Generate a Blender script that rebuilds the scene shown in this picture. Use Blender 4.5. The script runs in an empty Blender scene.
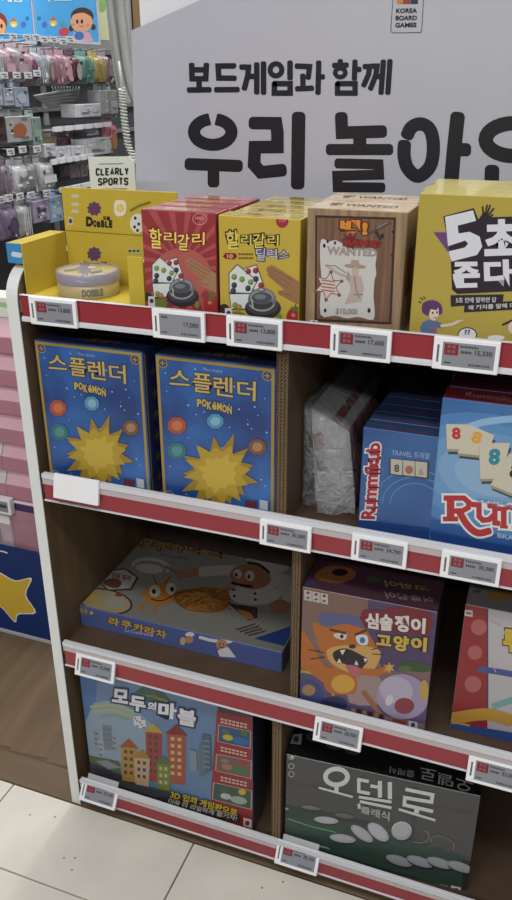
import bpy, bmesh, math, random
from mathutils import Vector, Matrix
random.seed(7)
SC = bpy.context.scene
COL = SC.collection

# ---------------------------------------------------------------- camera
YAW, PITCH, ROLL, FPX = 0.359219529, 0.427966253, -0.00242160766, 811.96
CAM = Vector((0.8701, -1.1198, 1.5))
_f = Vector((-math.sin(YAW) * math.cos(PITCH), math.cos(YAW) * math.cos(PITCH), -math.sin(PITCH)))
_r = Vector((math.cos(YAW), math.sin(YAW), 0))
_u = _r.cross(_f)
RIGHT = _r * math.cos(ROLL) + _u * math.sin(ROLL)
UP = -_r * math.sin(ROLL) + _u * math.cos(ROLL)
FWD = _f
cd = bpy.data.cameras.new('camera'); cam = bpy.data.objects.new('camera', cd); COL.objects.link(cam)
cd.sensor_fit = 'HORIZONTAL'; cd.sensor_width = 36.0; cd.lens = FPX / 512 * 36.0
cd.clip_start = 0.02; cd.clip_end = 60
cam.matrix_world = Matrix(((RIGHT.x, UP.x, -FWD.x, CAM.x), (RIGHT.y, UP.y, -FWD.y, CAM.y), (RIGHT.z, UP.z, -FWD.z, CAM.z), (0, 0, 0, 1)))
SC.camera = cam

# ---------------------------------------------------------------- light and exposure
SC.view_settings.view_transform = 'Standard'; SC.view_settings.look = 'None'
SC.view_settings.gamma = 1.0; SC.view_settings.use_curve_mapping = False
SC.view_settings.exposure = 0.0
W = bpy.data.worlds.new('shop_ambient'); SC.world = W; W.use_nodes = True
W.node_tree.nodes['Background'].inputs[0].default_value = (0.93, 0.97, 1.0, 1)
W.node_tree.nodes['Background'].inputs[1].default_value = 0.125
def area(name, loc, sx, sy, power, col=(1, 0.992, 0.985), aim=(0, 0, -1)):
    d = bpy.data.lights.new(name, 'AREA'); d.shape = 'RECTANGLE'; d.size = sx; d.size_y = sy; d.energy = power; d.color = col
    o = bpy.data.objects.new(name, d); COL.objects.link(o); o.location = loc
    o.rotation_euler = Vector(aim).to_track_quat('-Z', 'Y').to_euler()
    return o
# rows of ceiling tube lights over the aisles (ceiling at 2.9 m)
area('ceiling_light', (0.6, -1.25, 2.85), 2.6, 0.3, 36)
area('ceiling_light', (0.6, -2.9, 2.85), 2.6, 0.3, 66)
area('ceiling_light', (0.5, 0.75, 2.85), 2.6, 0.3, 24)
area('ceiling_light', (-0.05, 1.5, 2.85), 0.3, 2.6, 46)

# ---------------------------------------------------------------- materials
def lin(c):
    c = c / 255.0
    return c / 12.92 if c <= 0.04045 else ((c + 0.055) / 1.055) ** 2.4
def rgb(c, gain=1.0):
    return tuple(min(0.92, lin(v) * gain) for v in c) + (1,)
_mc = {}
def mat(c, rough=0.45, gain=1.0, spec=0.4, metal=0.0, coat=0.0, noise=0.0, scale=60.0, stretch=(1, 1, 1), bump=0.0, name='print'):
    key = (tuple(c), rough, gain, spec, metal, coat, noise, scale, stretch, bump)
    if key in _mc: return _mc[key]
    m = bpy.data.materials.new(name); m.use_nodes = True
    nt = m.node_tree; b = nt.nodes['Principled BSDF']
    b.inputs['Roughness'].default_value = rough; b.inputs['Metallic'].default_value = metal
    b.inputs['Specular IOR Level'].default_value = spec
    b.inputs['Coat Weight'].default_value = coat; b.inputs['Coat Roughness'].default_value = 0.07
    col = rgb(c, gain); b.inputs['Base Color'].default_value = col
    if noise or bump:
        tc = nt.nodes.new('ShaderNodeTexCoord'); mp = nt.nodes.new('ShaderNodeMapping'); nz = nt.nodes.new('ShaderNodeTexNoise')
        mp.inputs['Scale'].default_value = stretch; nz.inputs['Scale'].default_value = scale; nz.inputs['Detail'].default_value = 5
        nt.links.new(tc.outputs['Object'], mp.inputs[0]); nt.links.new(mp.outputs[0], nz.inputs[0])
        if noise:
            mx = nt.nodes.new('ShaderNodeMix'); mx.data_type = 'RGBA'
            mx.inputs[6].default_value = tuple(v * (1 - noise) for v in col[:3]) + (1,)
            mx.inputs[7].default_value = tuple(min(.95, v * (1 + noise)) for v in col[:3]) + (1,)
            rp = nt.nodes.new('ShaderNodeMapRange'); rp.inputs[1].default_value = 0.3; rp.inputs[2].default_value = 0.7
            nt.links.new(nz.outputs[0], rp.inputs[0]); nt.links.new(rp.outputs[0], mx.inputs[0]); nt.links.new(mx.outputs[2], b.inputs['Base Color'])
        if bump:
            bp = nt.nodes.new('ShaderNodeBump'); bp.inputs['Strength'].default_value = bump; bp.inputs['Distance'].default_value = 0.002
            nt.links.new(nz.outputs[0], bp.inputs['Height']); nt.links.new(bp.outputs[0], b.inputs['Normal'])
    _mc[key] = m
    return m
def clear_plastic(name, tint=(.95, .96, .97), alpha=0.3, rough=0.15):
    m = bpy.data.materials.new(name); m.use_nodes = True; nt = m.node_tree
    out = nt.nodes['Material Output']; nt.nodes.remove(nt.nodes['Principled BSDF'])
    tr = nt.nodes.new('ShaderNodeBsdfTransparent'); pb = nt.nodes.new('ShaderNodeBsdfPrincipled'); mx = nt.nodes.new('ShaderNodeMixShader')
    tr.inputs[0].default_value = tint + (1,)
    pb.inputs['Base Color'].default_value = tint + (1,); pb.inputs['Roughness'].default_value = rough
    mx.inputs[0].default_value = alpha
    nt.links.new(tr.outputs[0], mx.inputs[1]); nt.links.new(pb.outputs[0], mx.inputs[2]); nt.links.new(mx.outputs[0], out.inputs[0])
    return m
M_WHITE = mat((222, 224, 223), 0.4, noise=.03, scale=8, name='white_laminate')
M_BROWN = mat((104, 84, 62), 0.55, noise=.22, scale=26, stretch=(1, 1, 0.08), name='brown_wood_laminate')
M_BOARD = mat((98, 77, 58), 0.75, noise=.10, scale=30, bump=.1, name='cardboard')
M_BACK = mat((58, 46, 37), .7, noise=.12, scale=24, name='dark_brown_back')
M_BOARD_EDGE = mat((150, 127, 96), 0.8, noise=.12, scale=160, name='cardboard_edge')
M_RED = mat((146, 44, 52), 0.35, spec=.5, noise=.05, scale=12, name='red_strip')
M_RAILW = mat((212, 213, 218), 0.3, spec=.5, name='rail_plastic')
M_TAGW = mat((238, 239, 242), 0.35, name='tag_plastic')
M_INK = mat((138, 140, 147), 0.35, name='e_ink_grey')
M_BLACK = mat((26, 25, 30), 0.5, name='black_print')
M_METAL = mat((150, 152, 156), 0.35, metal=.8, name='wire_metal')
M_CLEAR = clear_plastic('clear_plastic', alpha=.30)
M_FILM = clear_plastic('clear_film', alpha=.18, rough=.1)

# ---------------------------------------------------------------- object helpers
def link(o, parent=None):
    COL.objects.link(o)
    if parent is not None: o.parent = parent
    return o
def tag(o, label, cat, group=None):
    o['label'] = label; o['category'] = cat
    if group: o['group'] = group
    return o
def thing(name, label, cat, loc=(0, 0, 0), rz=0.0, group=None):
    o = link(bpy.data.objects.new(name, None)); o.location = loc; o.rotation_euler = (0, 0, rz); o.empty_display_size = .05
    return tag(o, label, cat, group)
def mesh(name, verts, faces, mats, idx=None, parent=None, smooth=False):
    me = bpy.data.meshes.new(name); me.from_pydata([tuple(v) for v in verts], [], faces)
    if not isinstance(mats, (list, tuple)): mats = [mats]
    for m in mats: me.materials.append(m)
    if idx: me.polygons.foreach_set('material_index', idx)
    if smooth: me.polygons.foreach_set('use_smooth', [True] * len(faces))
    me.update()
    return link(bpy.data.objects.new(name, me), parent)
def bm_obj(name, bm, mats, parent=None, smooth=False):
    me = bpy.data.meshes.new(name); bm.normal_update(); bm.to_mesh(me); bm.free()
    if not isinstance(mats, (list, tuple)): mats = [mats]
    for m in mats: me.materials.append(m)
    if smooth: me.polygons.foreach_set('use_smooth', [True] * len(me.polygons))
    return link(bpy.data.objects.new(name, me), parent)
def box_bm(x0, x1, y0, y1, z0, z1, bev=0.0, seg=1, bm=None):
    bm = bm or bmesh.new()
    r = bmesh.ops.create_cube(bm, size=1.0)
    for v in r['verts']:
        v.co = Vector((x0 + (v.co.x + .5) * (x1 - x0), y0 + (v.co.y + .5) * (y1 - y0), z0 + (v.co.z + .5) * (z1 - z0)))
    if bev:
        es = list({e for v in r['verts'] for e in v.link_edges})
        bmesh.ops.bevel(bm, geom=es, offset=bev, segments=seg, profile=.5, affect='EDGES')
    return bm
def box(name, x0, x1, y0, y1, z0, z1, m, parent=None, bev=0.0012, seg=1):
    return bm_obj(name, box_bm(x0, x1, y0, y1, z0, z1, bev, seg), m, parent)
def tube(name, pts, r, m, parent=None, n=8):
    pts = [Vector(p) for p in pts]; vs = []; fs = []
    prev = None
    for i, p in enumerate(pts):
        t = (pts[min(i + 1, len(pts) - 1)] - pts[max(i - 1, 0)]).normalized()
        a = prev if prev is not None else (Vector((0, 0, 1)) if abs(t.z) < .9 else Vector((1, 0, 0)))
        a = (a - t * a.dot(t)).normalized(); prev = a; b = t.cross(a)
        for k in range(n):
            an = 2 * math.pi * k / n; vs.append(p + (a * math.cos(an) + b * math.sin(an)) * r)
    for i in range(len(pts) - 1):
        for k in range(n):
            fs.append((i * n + k, i * n + (k + 1) % n, (i + 1) * n + (k + 1) % n, (i + 1) * n + k))
    fs.append(tuple(range(n - 1, -1, -1))); fs.append(tuple((len(pts) - 1) * n + k for k in range(n)))
    return mesh(name, vs, fs, m, parent=parent, smooth=True)
def copy_tree(o, parent=None):
    c = o.copy(); COL.objects.link(c); c.parent = parent
    for ch in list(o.children): copy_tree(ch, c)
    return c

# ---------------------------------------------------------------- reading positions off the picture
def ray(x, y):
    return RIGHT * ((x - 256) / FPX) + UP * ((450 - y) / FPX) + FWD
def atY(x, y, Y):
    d = ray(x, y); return CAM + d * ((Y - CAM.y) / d.y)
def atX(x, y, X):
    d = ray(x, y); return CAM + d * ((X - CAM.x) / d.x)
def atZ(x, y, Z):
    d = ray(x, y); return CAM + d * ((Z - CAM.z) / d.z)

# ---------------------------------------------------------------- lettering and flat print on a face
_tc = {}
def glyphs(s, bold=0.0):
    key = (s, bold)
    if key in _tc: return _tc[key]
    c = bpy.data.curves.new('lettering', 'FONT'); c.body = s; c.resolution_u = 3; c.offset = bold
    o = bpy.data.objects.new('lettering', c); COL.objects.link(o)
    bpy.context.view_layer.update()
    me = bpy.data.meshes.new_from_object(o.evaluated_get(bpy.context.evaluated_depsgraph_get()))
    vs = [(v.co.x, v.co.y) for v in me.vertices]; fs = [tuple(p.vertices) for p in me.polygons]
    bpy.data.objects.remove(o); bpy.data.curves.remove(c); bpy.data.meshes.remove(me)
    _tc[key] = (vs, fs)
    return vs, fs
def bbox(vs):
    xs = [v[0] for v in vs]; ys = [v[1] for v in vs]
    return min(xs), max(xs), min(ys), max(ys)
def catmull(p, n=5, closed=False):
    out = []; N = len(p)
    rng = range(N) if closed else range(N - 1)
    for i in rng:
        g = (lambda k: p[k % N]) if closed else (lambda k: p[max(0, min(N - 1, k))])
        a, b, c, d = g(i - 1), g(i), g(i + 1), g(i + 2)
        for k in range(n):
            t = k / n
            out.append(tuple(.5 * (2 * b[j] + (c[j] - a[j]) * t + (2 * a[j] - 5 * b[j] + 4 * c[j] - d[j]) * t * t + (3 * b[j] - a[j] - 3 * c[j] + d[j]) * t ** 3) for j in (0, 1)))
    if not closed: out.append(tuple(p[-1]))
    return out
def ell(cx, cy, rx, ry, n=20, a0=0, a1=360, rot=0):
    r = math.radians(rot); out = []
    full = abs(a1 - a0) >= 360
    for k in range(n if full else n + 1):
        a = math.radians(a0 + (a1 - a0) * k / n); x = rx * math.cos(a); y = ry * math.sin(a)
        out.append((cx + x * math.cos(r) - y * math.sin(r), cy + x * math.sin(r) + y * math.cos(r)))
    return out
def star(cx, cy, R, r, n=5, a0=-90):
    return [(cx + (R if k % 2 == 0 else r) * math.cos(math.radians(a0 + 180 * k / n)), cy + (R if k % 2 == 0 else r) * math.sin(math.radians(a0 + 180 * k / n))) for k in range(2 * n)]
def stroke_faces(pts, w, cap='round', closed=False, rc=0.35):
    """ribbon of width w along pts: (verts, faces); corners mitred, ends rounded"""
    h = w / 2; P = [Vector(p) for p in pts]; L = []; R = []; n = len(P)
    for i, p in enumerate(P):
        a = P[i - 1] if (i > 0 or closed) else None; b = P[(i + 1) % n] if (i < n - 1 or closed) else None
        d1 = (p - a).normalized() if a is not None else (b - p).normalized()
        d2 = (b - p).normalized() if b is not None else d1
        n1 = Vector((-d1.y, d1.x)); n2 = Vector((-d2.y, d2.x)); m = n1 + n2
        m = n1 if m.length < 1e-6 else m.normalized()
        k = h / max(.45, m.dot(n1)); L.append(p + m * k); R.append(p - m * k)
    vs = []; fs = []
    for i in range(n): vs += [L[i], R[i]]
    for i in range(n if closed else n - 1):
        j = (i + 1) % n; fs.append((2 * i, 2 * i + 1, 2 * j + 1, 2 * j))
    if not closed and cap == 'round':
        for e in (0, n - 1):
            p = P[e]; d = (P[0] - P[1]).normalized() if e == 0 else (P[-1] - P[-2]).normalized(); q = Vector((-d.y, d.x))
            base = len(vs); rr = h * 2 * rc; ring = [p + q * h]
            for k in range(1, 6):
                t = math.pi / 2 * k / 5; ring.append(p + q * (h - rr + rr * math.cos(t)) + d * rr * math.sin(t))
            for k in range(0, 6):
                t = math.pi / 2 * (1 - k / 5); ring.append(p - q * (h - rr + rr * math.cos(t)) + d * rr * math.sin(t))
            vs += ring; fs.append(tuple(range(base, base + len(ring))))
    return [(v.x, v.y) for v in vs], fs
class Face:
    """a flat printed side of a thing: origin O, axes U (right) and V (up) in the thing's own space"""
    def __init__(s, owner, O, U, V, gain=1.0, rough=0.4, crop=(0, 0, 1), spec=.4, lift=.0004, coat=0.0):
        s.owner = owner; s.O = Vector(O); s.U = Vector(U).normalized(); s.V = Vector(V).normalized(); s.N = s.U.cross(s.V)
        s.gain = gain; s.rough = rough; s.crop = crop; s.k = 0; s.parts = {}; s.spec = spec; s.lift = lift; s.coat = coat
        s.mw = Matrix.Translation(owner.location) @ owner.rotation_euler.to_matrix().to_4x4(); s.inv = s.mw.inverted()
    def uv(s, p):
        x = s.crop[0] + p[0] / s.crop[2]; y = s.crop[1] + p[1] / s.crop[2]
        o = s.inv @ CAM; d = s.inv.to_3x3() @ ray(x, y)
        q = o + d * ((s.O - o).dot(s.N) / d.dot(s.N)) - s.O
        return (q.dot(s.U), q.dot(s.V))
    def add(s, part, uvs, faces, c):
        s.parts.setdefault(part, []).append((uvs, faces, c, s.k)); s.k += 1
    def poly(s, part, pts, c, smooth=0):
        if smooth: pts = catmull(pts, smooth, True)
        s.add(part, [s.uv(p) for p in pts], [tuple(range(len(pts)))], c)
    def ell(s, part, cx, cy, rx, ry, c, n=18, rot=0, a0=0, a1=360): s.poly(part, ell(cx, cy, rx, ry, n, a0, a1, rot), c)
    def stroke(s, part, pts, w, c, cap='round', closed=False, smooth=0, rc=.35):
        if smooth: pts = catmull(pts, smooth, closed)
        vs, fs = stroke_faces(pts, w, cap, closed, rc); s.add(part, [s.uv(p) for p in vs], fs, c)
    def text(s, part, t, q, c, bold=0.0, out=None, outw=.06, uvq=False):
        """q: x0,y0,x1,y1 or four corners TL,TR,BR,BL"""
        if len(q) == 4 and not isinstance(q[0], (tuple, list)): x0, y0, x1, y1 = q; q = [(x0, y0), (x1, y0), (x1, y1), (x0, y1)]
        Q = q if uvq else [s.uv(p) for p in q]
        b = bbox(glyphs(t, bold)[0])
        for cc, bo in (((out, bold + outw),) if out else ()) + ((c, bold),):
            vs, fs = glyphs(t, bo); pv = []
            for x, y in vs:
                a = (x - b[0]) / (b[1] - b[0]); d = (b[3] - y) / (b[3] - b[2])
                pv.append(tuple((Q[0][j] * (1 - a) + Q[1][j] * a) * (1 - d) + (Q[3][j] * (1 - a) + Q[2][j] * a) * d for j in (0, 1)))
            s.add(part, pv, fs, cc)
    # same in face coordinates (metres from the face's lower left corner)
    def upoly(s, part, uvs, c): s.add(part, uvs, [tuple(range(len(uvs)))], c)
    def urect(s, part, u0, v0, u1, v1, c): s.upoly(part, [(u0, v0), (u1, v0), (u1, v1), (u0, v1)], c)
    def ustroke(s, part, pts, w, c, cap='butt', closed=False):
        vs, fs = stroke_faces(pts, w, cap, closed); s.add(part, vs, fs, c)
    def clip(s, u0, v0, u1, v1):
        """trim every print to the face"""
        def cl(p, f, inter):
            o = []
            for i in range(len(p)):
                a, b = p[i - 1], p[i]
                if f(b):
                    if not f(a): o.append(inter(a, b))
                    o.append(b)
                elif f(a): o.append(inter(a, b))
            return o
        for nm in s.parts:
            L = []
            for uvs, fs, c, k in s.parts[nm]:
                if all(u0 <= p[0] <= u1 and v0 <= p[1] <= v1 for p in uvs): L.append((uvs, fs, c, k)); continue
                nv = []; nf = []
                for f in fs:
                    p = [uvs[i] for i in f]
                    for ax, lim, sg in ((0, u0, 1), (0, u1, -1), (1, v0, 1), (1, v1, -1)):
                        p = cl(p, lambda q: sg * (q[ax] - lim) >= -1e-9, lambda a, b: tuple(a[j] + (b[j] - a[j]) * ((lim - a[ax]) / (b[ax] - a[ax])) for j in (0, 1))) if p else p
                    if len(p) >= 3: nf.append(tuple(range(len(nv), len(nv) + len(p)))); nv += p
                if nf: L.append((nv, nf, c, k))
            s.parts[nm] = L
    def build(s, labels=None):
        body = next((c for c in s.owner.children if c.name.split('.')[0] in ('pack', 'pouch', 'panel', 'front_panel') and len(s.owner.children) > 1), s.owner)
        screen = None
        for nm, chunks in s.parts.items():
            if not chunks: continue
            vs = []; fs = []; idx = []; ms = []
            for uvs, faces, c, k in chunks:
                m = c if not isinstance(c, tuple) else mat(c, s.rough, s.gain, s.spec, coat=s.coat)
                if m not in ms: ms.append(m)
                mi = ms.index(m); b = len(vs); h = s.lift + k * .000012
                vs += [s.O + s.U * a + s.V * d + s.N * h for a, d in uvs]
                area2 = 0
                for f in faces:
                    if len(f) < 3: continue
                    ar = sum(uvs[f[i - 1]][0] * uvs[f[i]][1] - uvs[f[i]][0] * uvs[f[i - 1]][1] for i in range(len(f)))
                    fs.append(tuple(b + i for i in (f if ar >= 0 else reversed(f)))); idx.append(mi)
            o = mesh(nm.split('#')[0], vs, fs, ms, idx, screen if (screen and nm in ('print', 'sale_block')) else body)
            if nm == 'screen': screen = o
            if labels and nm in labels: o['label'] = labels[nm]

# ================================================================ SETTING: floor
def floor_part(name, x0, x1, y0, y1, m, parent, top=0.0, th=.008): 
    return box(name, x0, x1, y0, y1, top - th, top, m, parent, bev=.001)
floor = box('floor', -3.2, 3.0, -3.4, 3.4, -.04, -.0095, mat((120, 116, 108), .8, noise=.1, scale=40, name='grout'), bev=0)
floor['kind'] = 'structure'; floor['label'] = 'shop floor of pale stone tiles and brown wood planks'
M_TILE = mat((222, 217, 205), 0.22, spec=.5, noise=.07, scale=7, name='beige_stone_tile')
TS = .462; J = .0016
for ix in range(-5, 5):
    for iy in range(0, 6):
        xa = .305 + ix * TS; ya = -.2 - iy * TS
        floor_part('tile', xa + J, xa + TS - J, ya - TS + J, ya - J, M_TILE, floor)
    xa = .305 + ix * TS
    floor_part('tile', xa + J, xa + TS - J, -.2 + J, -.004, M_TILE, floor)
# dark specks trodden into the tiles
for i, (sx, sy) in enumerate([(64, 858), (75, 858), (72, 870), (55, 817), (30, 815), (283, 882), (262, 888)]):
    p = atZ(sx, sy, 0); b = bmesh.new(); bmesh.ops.create_circle(b, cap_ends=True, segments=8, radius=.0022)
    bmesh.ops.translate(b, verts=b.verts, vec=(p.x, p.y, .0006)); o = bm_obj('scuff_mark', b, mat((120, 112, 100), .7), floor)
box('wood_underlay', -3.1, 2.9, .0005, 3.3, -.0094, -.0012, mat((92, 75, 57), .6, noise=.1, scale=20), floor, bev=0)
M_PLANKS = [mat(c, .5, noise=.22, scale=22, stretch=(.08, 1, 1), name='wood_plank') for c in ((110, 92, 71), (108, 90, 69), (113, 94, 73))]
for ix in range(-4, 3):
    x = -.9 + ix * .9 + .35
    floor_part('plank', x + .0006, x + .8994, 0, .078, M_PLANKS[ix % 3], floor)
    for iy in range(1): pass
def plank(cx, cy, L, Wd, ang, m):
    b = box_bm(-L / 2, L / 2, -Wd / 2, Wd / 2, -.008, 0, .0003)
    o = bm_obj('plank', b, m, floor); o.location = (cx, cy, 0); o.rotation_euler = (0, 0, ang); return o
# planks beyond the border run away from the shelf, slightly skewed
ang = math.radians(95.5)
for k in range(-13, 8):
    for j in range(4):
        L = .55; Wd = .105
        c = Vector((k * .1052 - .1 + (j * L) * math.cos(ang), .080 + .28 + j * (L + .001) * math.sin(ang)))
        plank(c.x, c.y, L - .001, Wd, ang, M_PLANKS[(k * 2 + j) % 3])

M_SHOPWALL = mat((196, 196, 192), .7, noise=.03, scale=6, name='shop_wall_paint')
wl_ = box('wall_back', -3.2, 3.0, 3.35, 3.45, 0, 3.0, M_SHOPWALL, bev=0); wl_['kind'] = 'structure'; wl_['label'] = 'plain pale wall at the back of the shop'
wl_ = box('wall_left', -3.25, -3.2, -3.4, 3.45, 0, 3.0, M_SHOPWALL, bev=0); wl_['kind'] = 'structure'; wl_['label'] = 'plain pale wall on the left of the shop'
# ================================================================ the display shelf
XE = 1.32            # right end of the unit, outside the picture
ZT = [1.163, .818, .444, .052]        # tops of the four shelves
RAILZ = [(1.1298, 1.1757), (.7876, .8440), (.4038, .4635), (.032, .0870)]
YB = .40
unit = thing('display_shelf', 'white-edged brown wooden display shelf with four levels and red price rails', 'shelf')
def side_profile(r=.058, top=1.218, y1=YB + .02):
    pts = [(0, .0), (0, top - r)]
    for k in range(1, 9):
        a = math.pi / 2 * k / 8; pts.append((r - r * math.cos(a), top - r + r * math.sin(a)))
    pts += [(y1, top), (y1, 0)]
    return pts
def side_panel(x0, x1):
    pr = side_profile(); n = len(pr); t = .0015
    vs = [(x0, p[0] + t, p[1] - t) for p in pr] + [(x1, p[0] + t, p[1] - t) for p in pr]
    fs = [tuple(range(n - 1, -1, -1)), tuple(range(n, 2 * n))] + [(i, (i + 1) % n, n + (i + 1) % n, n + i) for i in range(n)]
    o = mesh('side_panel', vs, fs, M_BROWN, parent=unit)
    # white edging strip round the front and top of the panel
    ed = pr[:-1]; m = len(ed); vs = []; fs = []
    for y, z in ed:
        vs += [(x0 - .0008, y, z), (x1 + .0008, y, z)]
    inn = []
    for i, (y, z) in enumerate(ed):
        a = ed[max(0, i - 1)]; b = ed[min(m - 1, i + 1)]; d = Vector((b[0] - a[0], b[1] - a[1])).normalized(); nn = Vector((d.y, -d.x))
        inn.append((y + nn.x * .002, z + nn.y * .002))
    for y, z in inn: vs += [(x0 - .0008, y, z), (x1 + .0008, y, z)]
    for i in range(m - 1):
        a = 2 * i; fs += [(a, a + 2, a + 3, a + 1), (2 * m + a, 2 * m + a + 1, 2 * m + a + 3, 2 * m + a + 2), (a, 2 * m + a, 2 * m + a + 2, a + 2), (a + 1, a + 3, 2 * m + a + 3, 2 * m + a + 1)]
    e = mesh('edge_strip', vs, fs, M_WHITE, parent=o); e['label'] = 'white edge strip'
side_panel(0.0, .0205); side_panel(XE, XE + .0205)
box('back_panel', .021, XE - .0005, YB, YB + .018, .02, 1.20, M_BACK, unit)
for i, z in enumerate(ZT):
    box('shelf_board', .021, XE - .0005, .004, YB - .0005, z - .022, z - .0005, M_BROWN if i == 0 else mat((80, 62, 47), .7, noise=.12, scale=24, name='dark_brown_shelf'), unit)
box('base', .021, XE - .0005, .012, .03, 0.0005, ZT[3] - .0225, M_BROWN, unit)
XR0 = .0405
for (za, zb) in RAILZ:
    h = zb - za; r = box('price_rail', XR0 - .009, XE - .001, -.0035, .0035 if za < 1 else .0002, za, zb, M_RAILW, unit, bev=.0008)
    tl = .0095 if za < 1 else .0014; bl = .0030 if za < 1 else .0090
    pr = [(-.0036, zb - .0002), (-.0070, zb - .0004), (-.0070, zb - tl + .0004), (-.0038, zb - tl)]
    def ext(nm, prof, m, x0=XR0 - .009, x1=XE - .001, par=r):
        n = len(prof); vs = [(x0, y, z) for y, z in prof] + [(x1, y, z) for y, z in prof]
        fs = [tuple(range(n)), tuple(range(2 * n - 1, n - 1, -1))] + [(i, n + i, n + (i + 1) % n, (i + 1) % n) for i in range(n)]
        return mesh(nm, vs, fs, m, parent=par)
    ext('top_lip', pr, M_RAILW)
    ext('bottom_lip', [(-.0036, za + bl), (-.0075, za + bl * .7), (-.0075, za + .0005), (-.0036, za + .0002)], M_RAILW)
    ext('red_strip', [(-.0037, zb - tl - .0004), (-.0048, zb - tl - .0004), (-.0048, za + bl + .0004), (-.0037, za + bl + .0004)], M_RED, x0=XR0 - .0075)
    if za < 1: ext('clear_cover', [(-.0052, zb - .0100), (-.0062, zb - .0100), (-.0066, zb - .021), (-.0056, zb - .021)], M_CLEAR)

# ================================================================ price tags (electronic)
def price_tag(px, row, tilt, price, label, kind='sale', drop=0.0, w=.090, h=.047):
    x0, x1 = px; za, zb = RAILZ[row]
    t = thing('price_tag', label, 'price tag', group='electronic price tags on the shelf rails')
    zc = (za + zb) / 2 + drop
    off = .012 + math.sin(math.radians(tilt)) * h * .5
    t.location = ((x0 + x1) / 2, -off, zc - h / 2)
    a = math.radians(tilt)
    t.rotation_euler = (-a, 0, 0) if kind != 'blank' else (-a, 0, 0)
    w2 = w / 2
    bm = box_bm(-w2, w2, -.002, .005, 0, h, .0016, 2)
    bm_obj('housing', bm, M_TAGW, t, smooth=False)
    if kind != 'blank' and tilt > 10:
        box('hinge_plate', -w2 * .82, w2 * .88, .0035, .0050, h - .004, h + .012, M_CLEAR, t, bev=.0004)
    f = Face(t, (-w2, -.002, 0), (1, 0, 0), (0, 0, 1), gain=1.0, rough=.4, lift=.0002)
    if kind == 'blank':
        f.urect('label_panel', .008, .007, w - .008, h - .007, (238, 238, 240)); f.build(); return t
    f.urect('screen', .0130, .0062, w - .0062, h - .0062, M_INK)
    f.urect('barcode', .0055, .011, .0085, h - .011, (120, 122, 124))
    n = 9
    for k in range(n): f.urect('barcode', .0055, .012 + k * .0026, .0085, .0125 + k * .0026 + random.uniform(.0003, .0009), (60, 60, 62))
    ink = (58, 58, 64)
    if kind == 'sale':
        f.urect('sale_block', .0155, .0225, .0345, .0385, (122, 44, 54))
        for v in (.0255, .0325):
            for u in (.0195, .0260): f.urect('print', u, v, u + .0045, v + .0042, (150, 88, 96))
        for u in range(8): f.urect('print', .037 + u * .0031, .0345, .0392 + u * .0031, .0375 - .0006 * (u % 2), ink)
        for u in range(5): f.urect('print', .038 + u * .0030, .0264, .0402 + u * .0030, .0300, ink)
        f.text('print', price, [(.057, .0325), (.080, .0325), (.080, .0245), (.057, .0245)], ink, .02, uvq=True)
    else:
        for u in range(3): f.urect('print', .0165 + u * .0037, .0338, .0192 + u * .0037, .0372, ink)
        f.text('print', price, [(.055, .030), (.080, .030), (.080, .0215), (.055, .0215)], ink, .02, uvq=True)
    for k in range(12): f.urect('print', .050 + k * .0024, .0095, .0510 + k * .0024 + random.uniform(0, .0008), .0125, ink)
    f.urect('print', .0165, .0105, .026, .0122, ink)
    f.build({'sale_block': 'dark red block'})
    return t
price_tag((.056, .141), 0, 0, '13,800', 'white electronic price tag on the top rail under the round tin')
price_tag((.281, .371), 0, 0, '17,000', 'white electronic price tag without a red block, under the red bell game', kind='plain')
price_tag((.408, .495), 0, 0, '13,800', 'white electronic price tag on the top rail under the yellow bell game')
price_tag((.570, .660), 0, 0, '17,600', 'white electronic price tag on the top rail under the wanted-poster game')
price_tag((.719, .809), 0, 0, '15,330', 'white electronic price tag on the top rail under the yellow quiz box')
price_tag((.060, .153), 1, 12, '', 'blank white tag on the second rail under the left dark blue box', kind='blank', drop=.012, w=.094)
price_tag((.461, .550), 1, 4, '30,380', 'electronic price tag on the second rail below the cardboard divider', drop=-.004)
price_tag((.618, .708), 1, 4, '24,700', 'electronic price tag on the second rail under the small blue tile game')
price_tag((.761, .850), 1, 4, '30,380', 'electronic price tag on the second rail under the big blue tile game')
price_tag((.060, .153), 2, 18, '32,000', 'hanging price tag on the third rail under the flat noodle game box', drop=-.010, kind='sale')
price_tag((.567, .656), 2, 20, '28,700', 'hanging price tag on the third rail under the orange cat game', drop=-.014)
price_tag((.842, .932), 2, 20, '33,000', 'hanging price tag on the third rail at the right edge of the picture', drop=-.012)
price_tag((.036, .128), 3, 34, '29,100', 'price tag on the lowest rail beside the white side panel', drop=.012)
price_tag((.496, .586), 3, 34, '28,100', 'price tag on the lowest rail under the black disc game', drop=.012)

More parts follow.
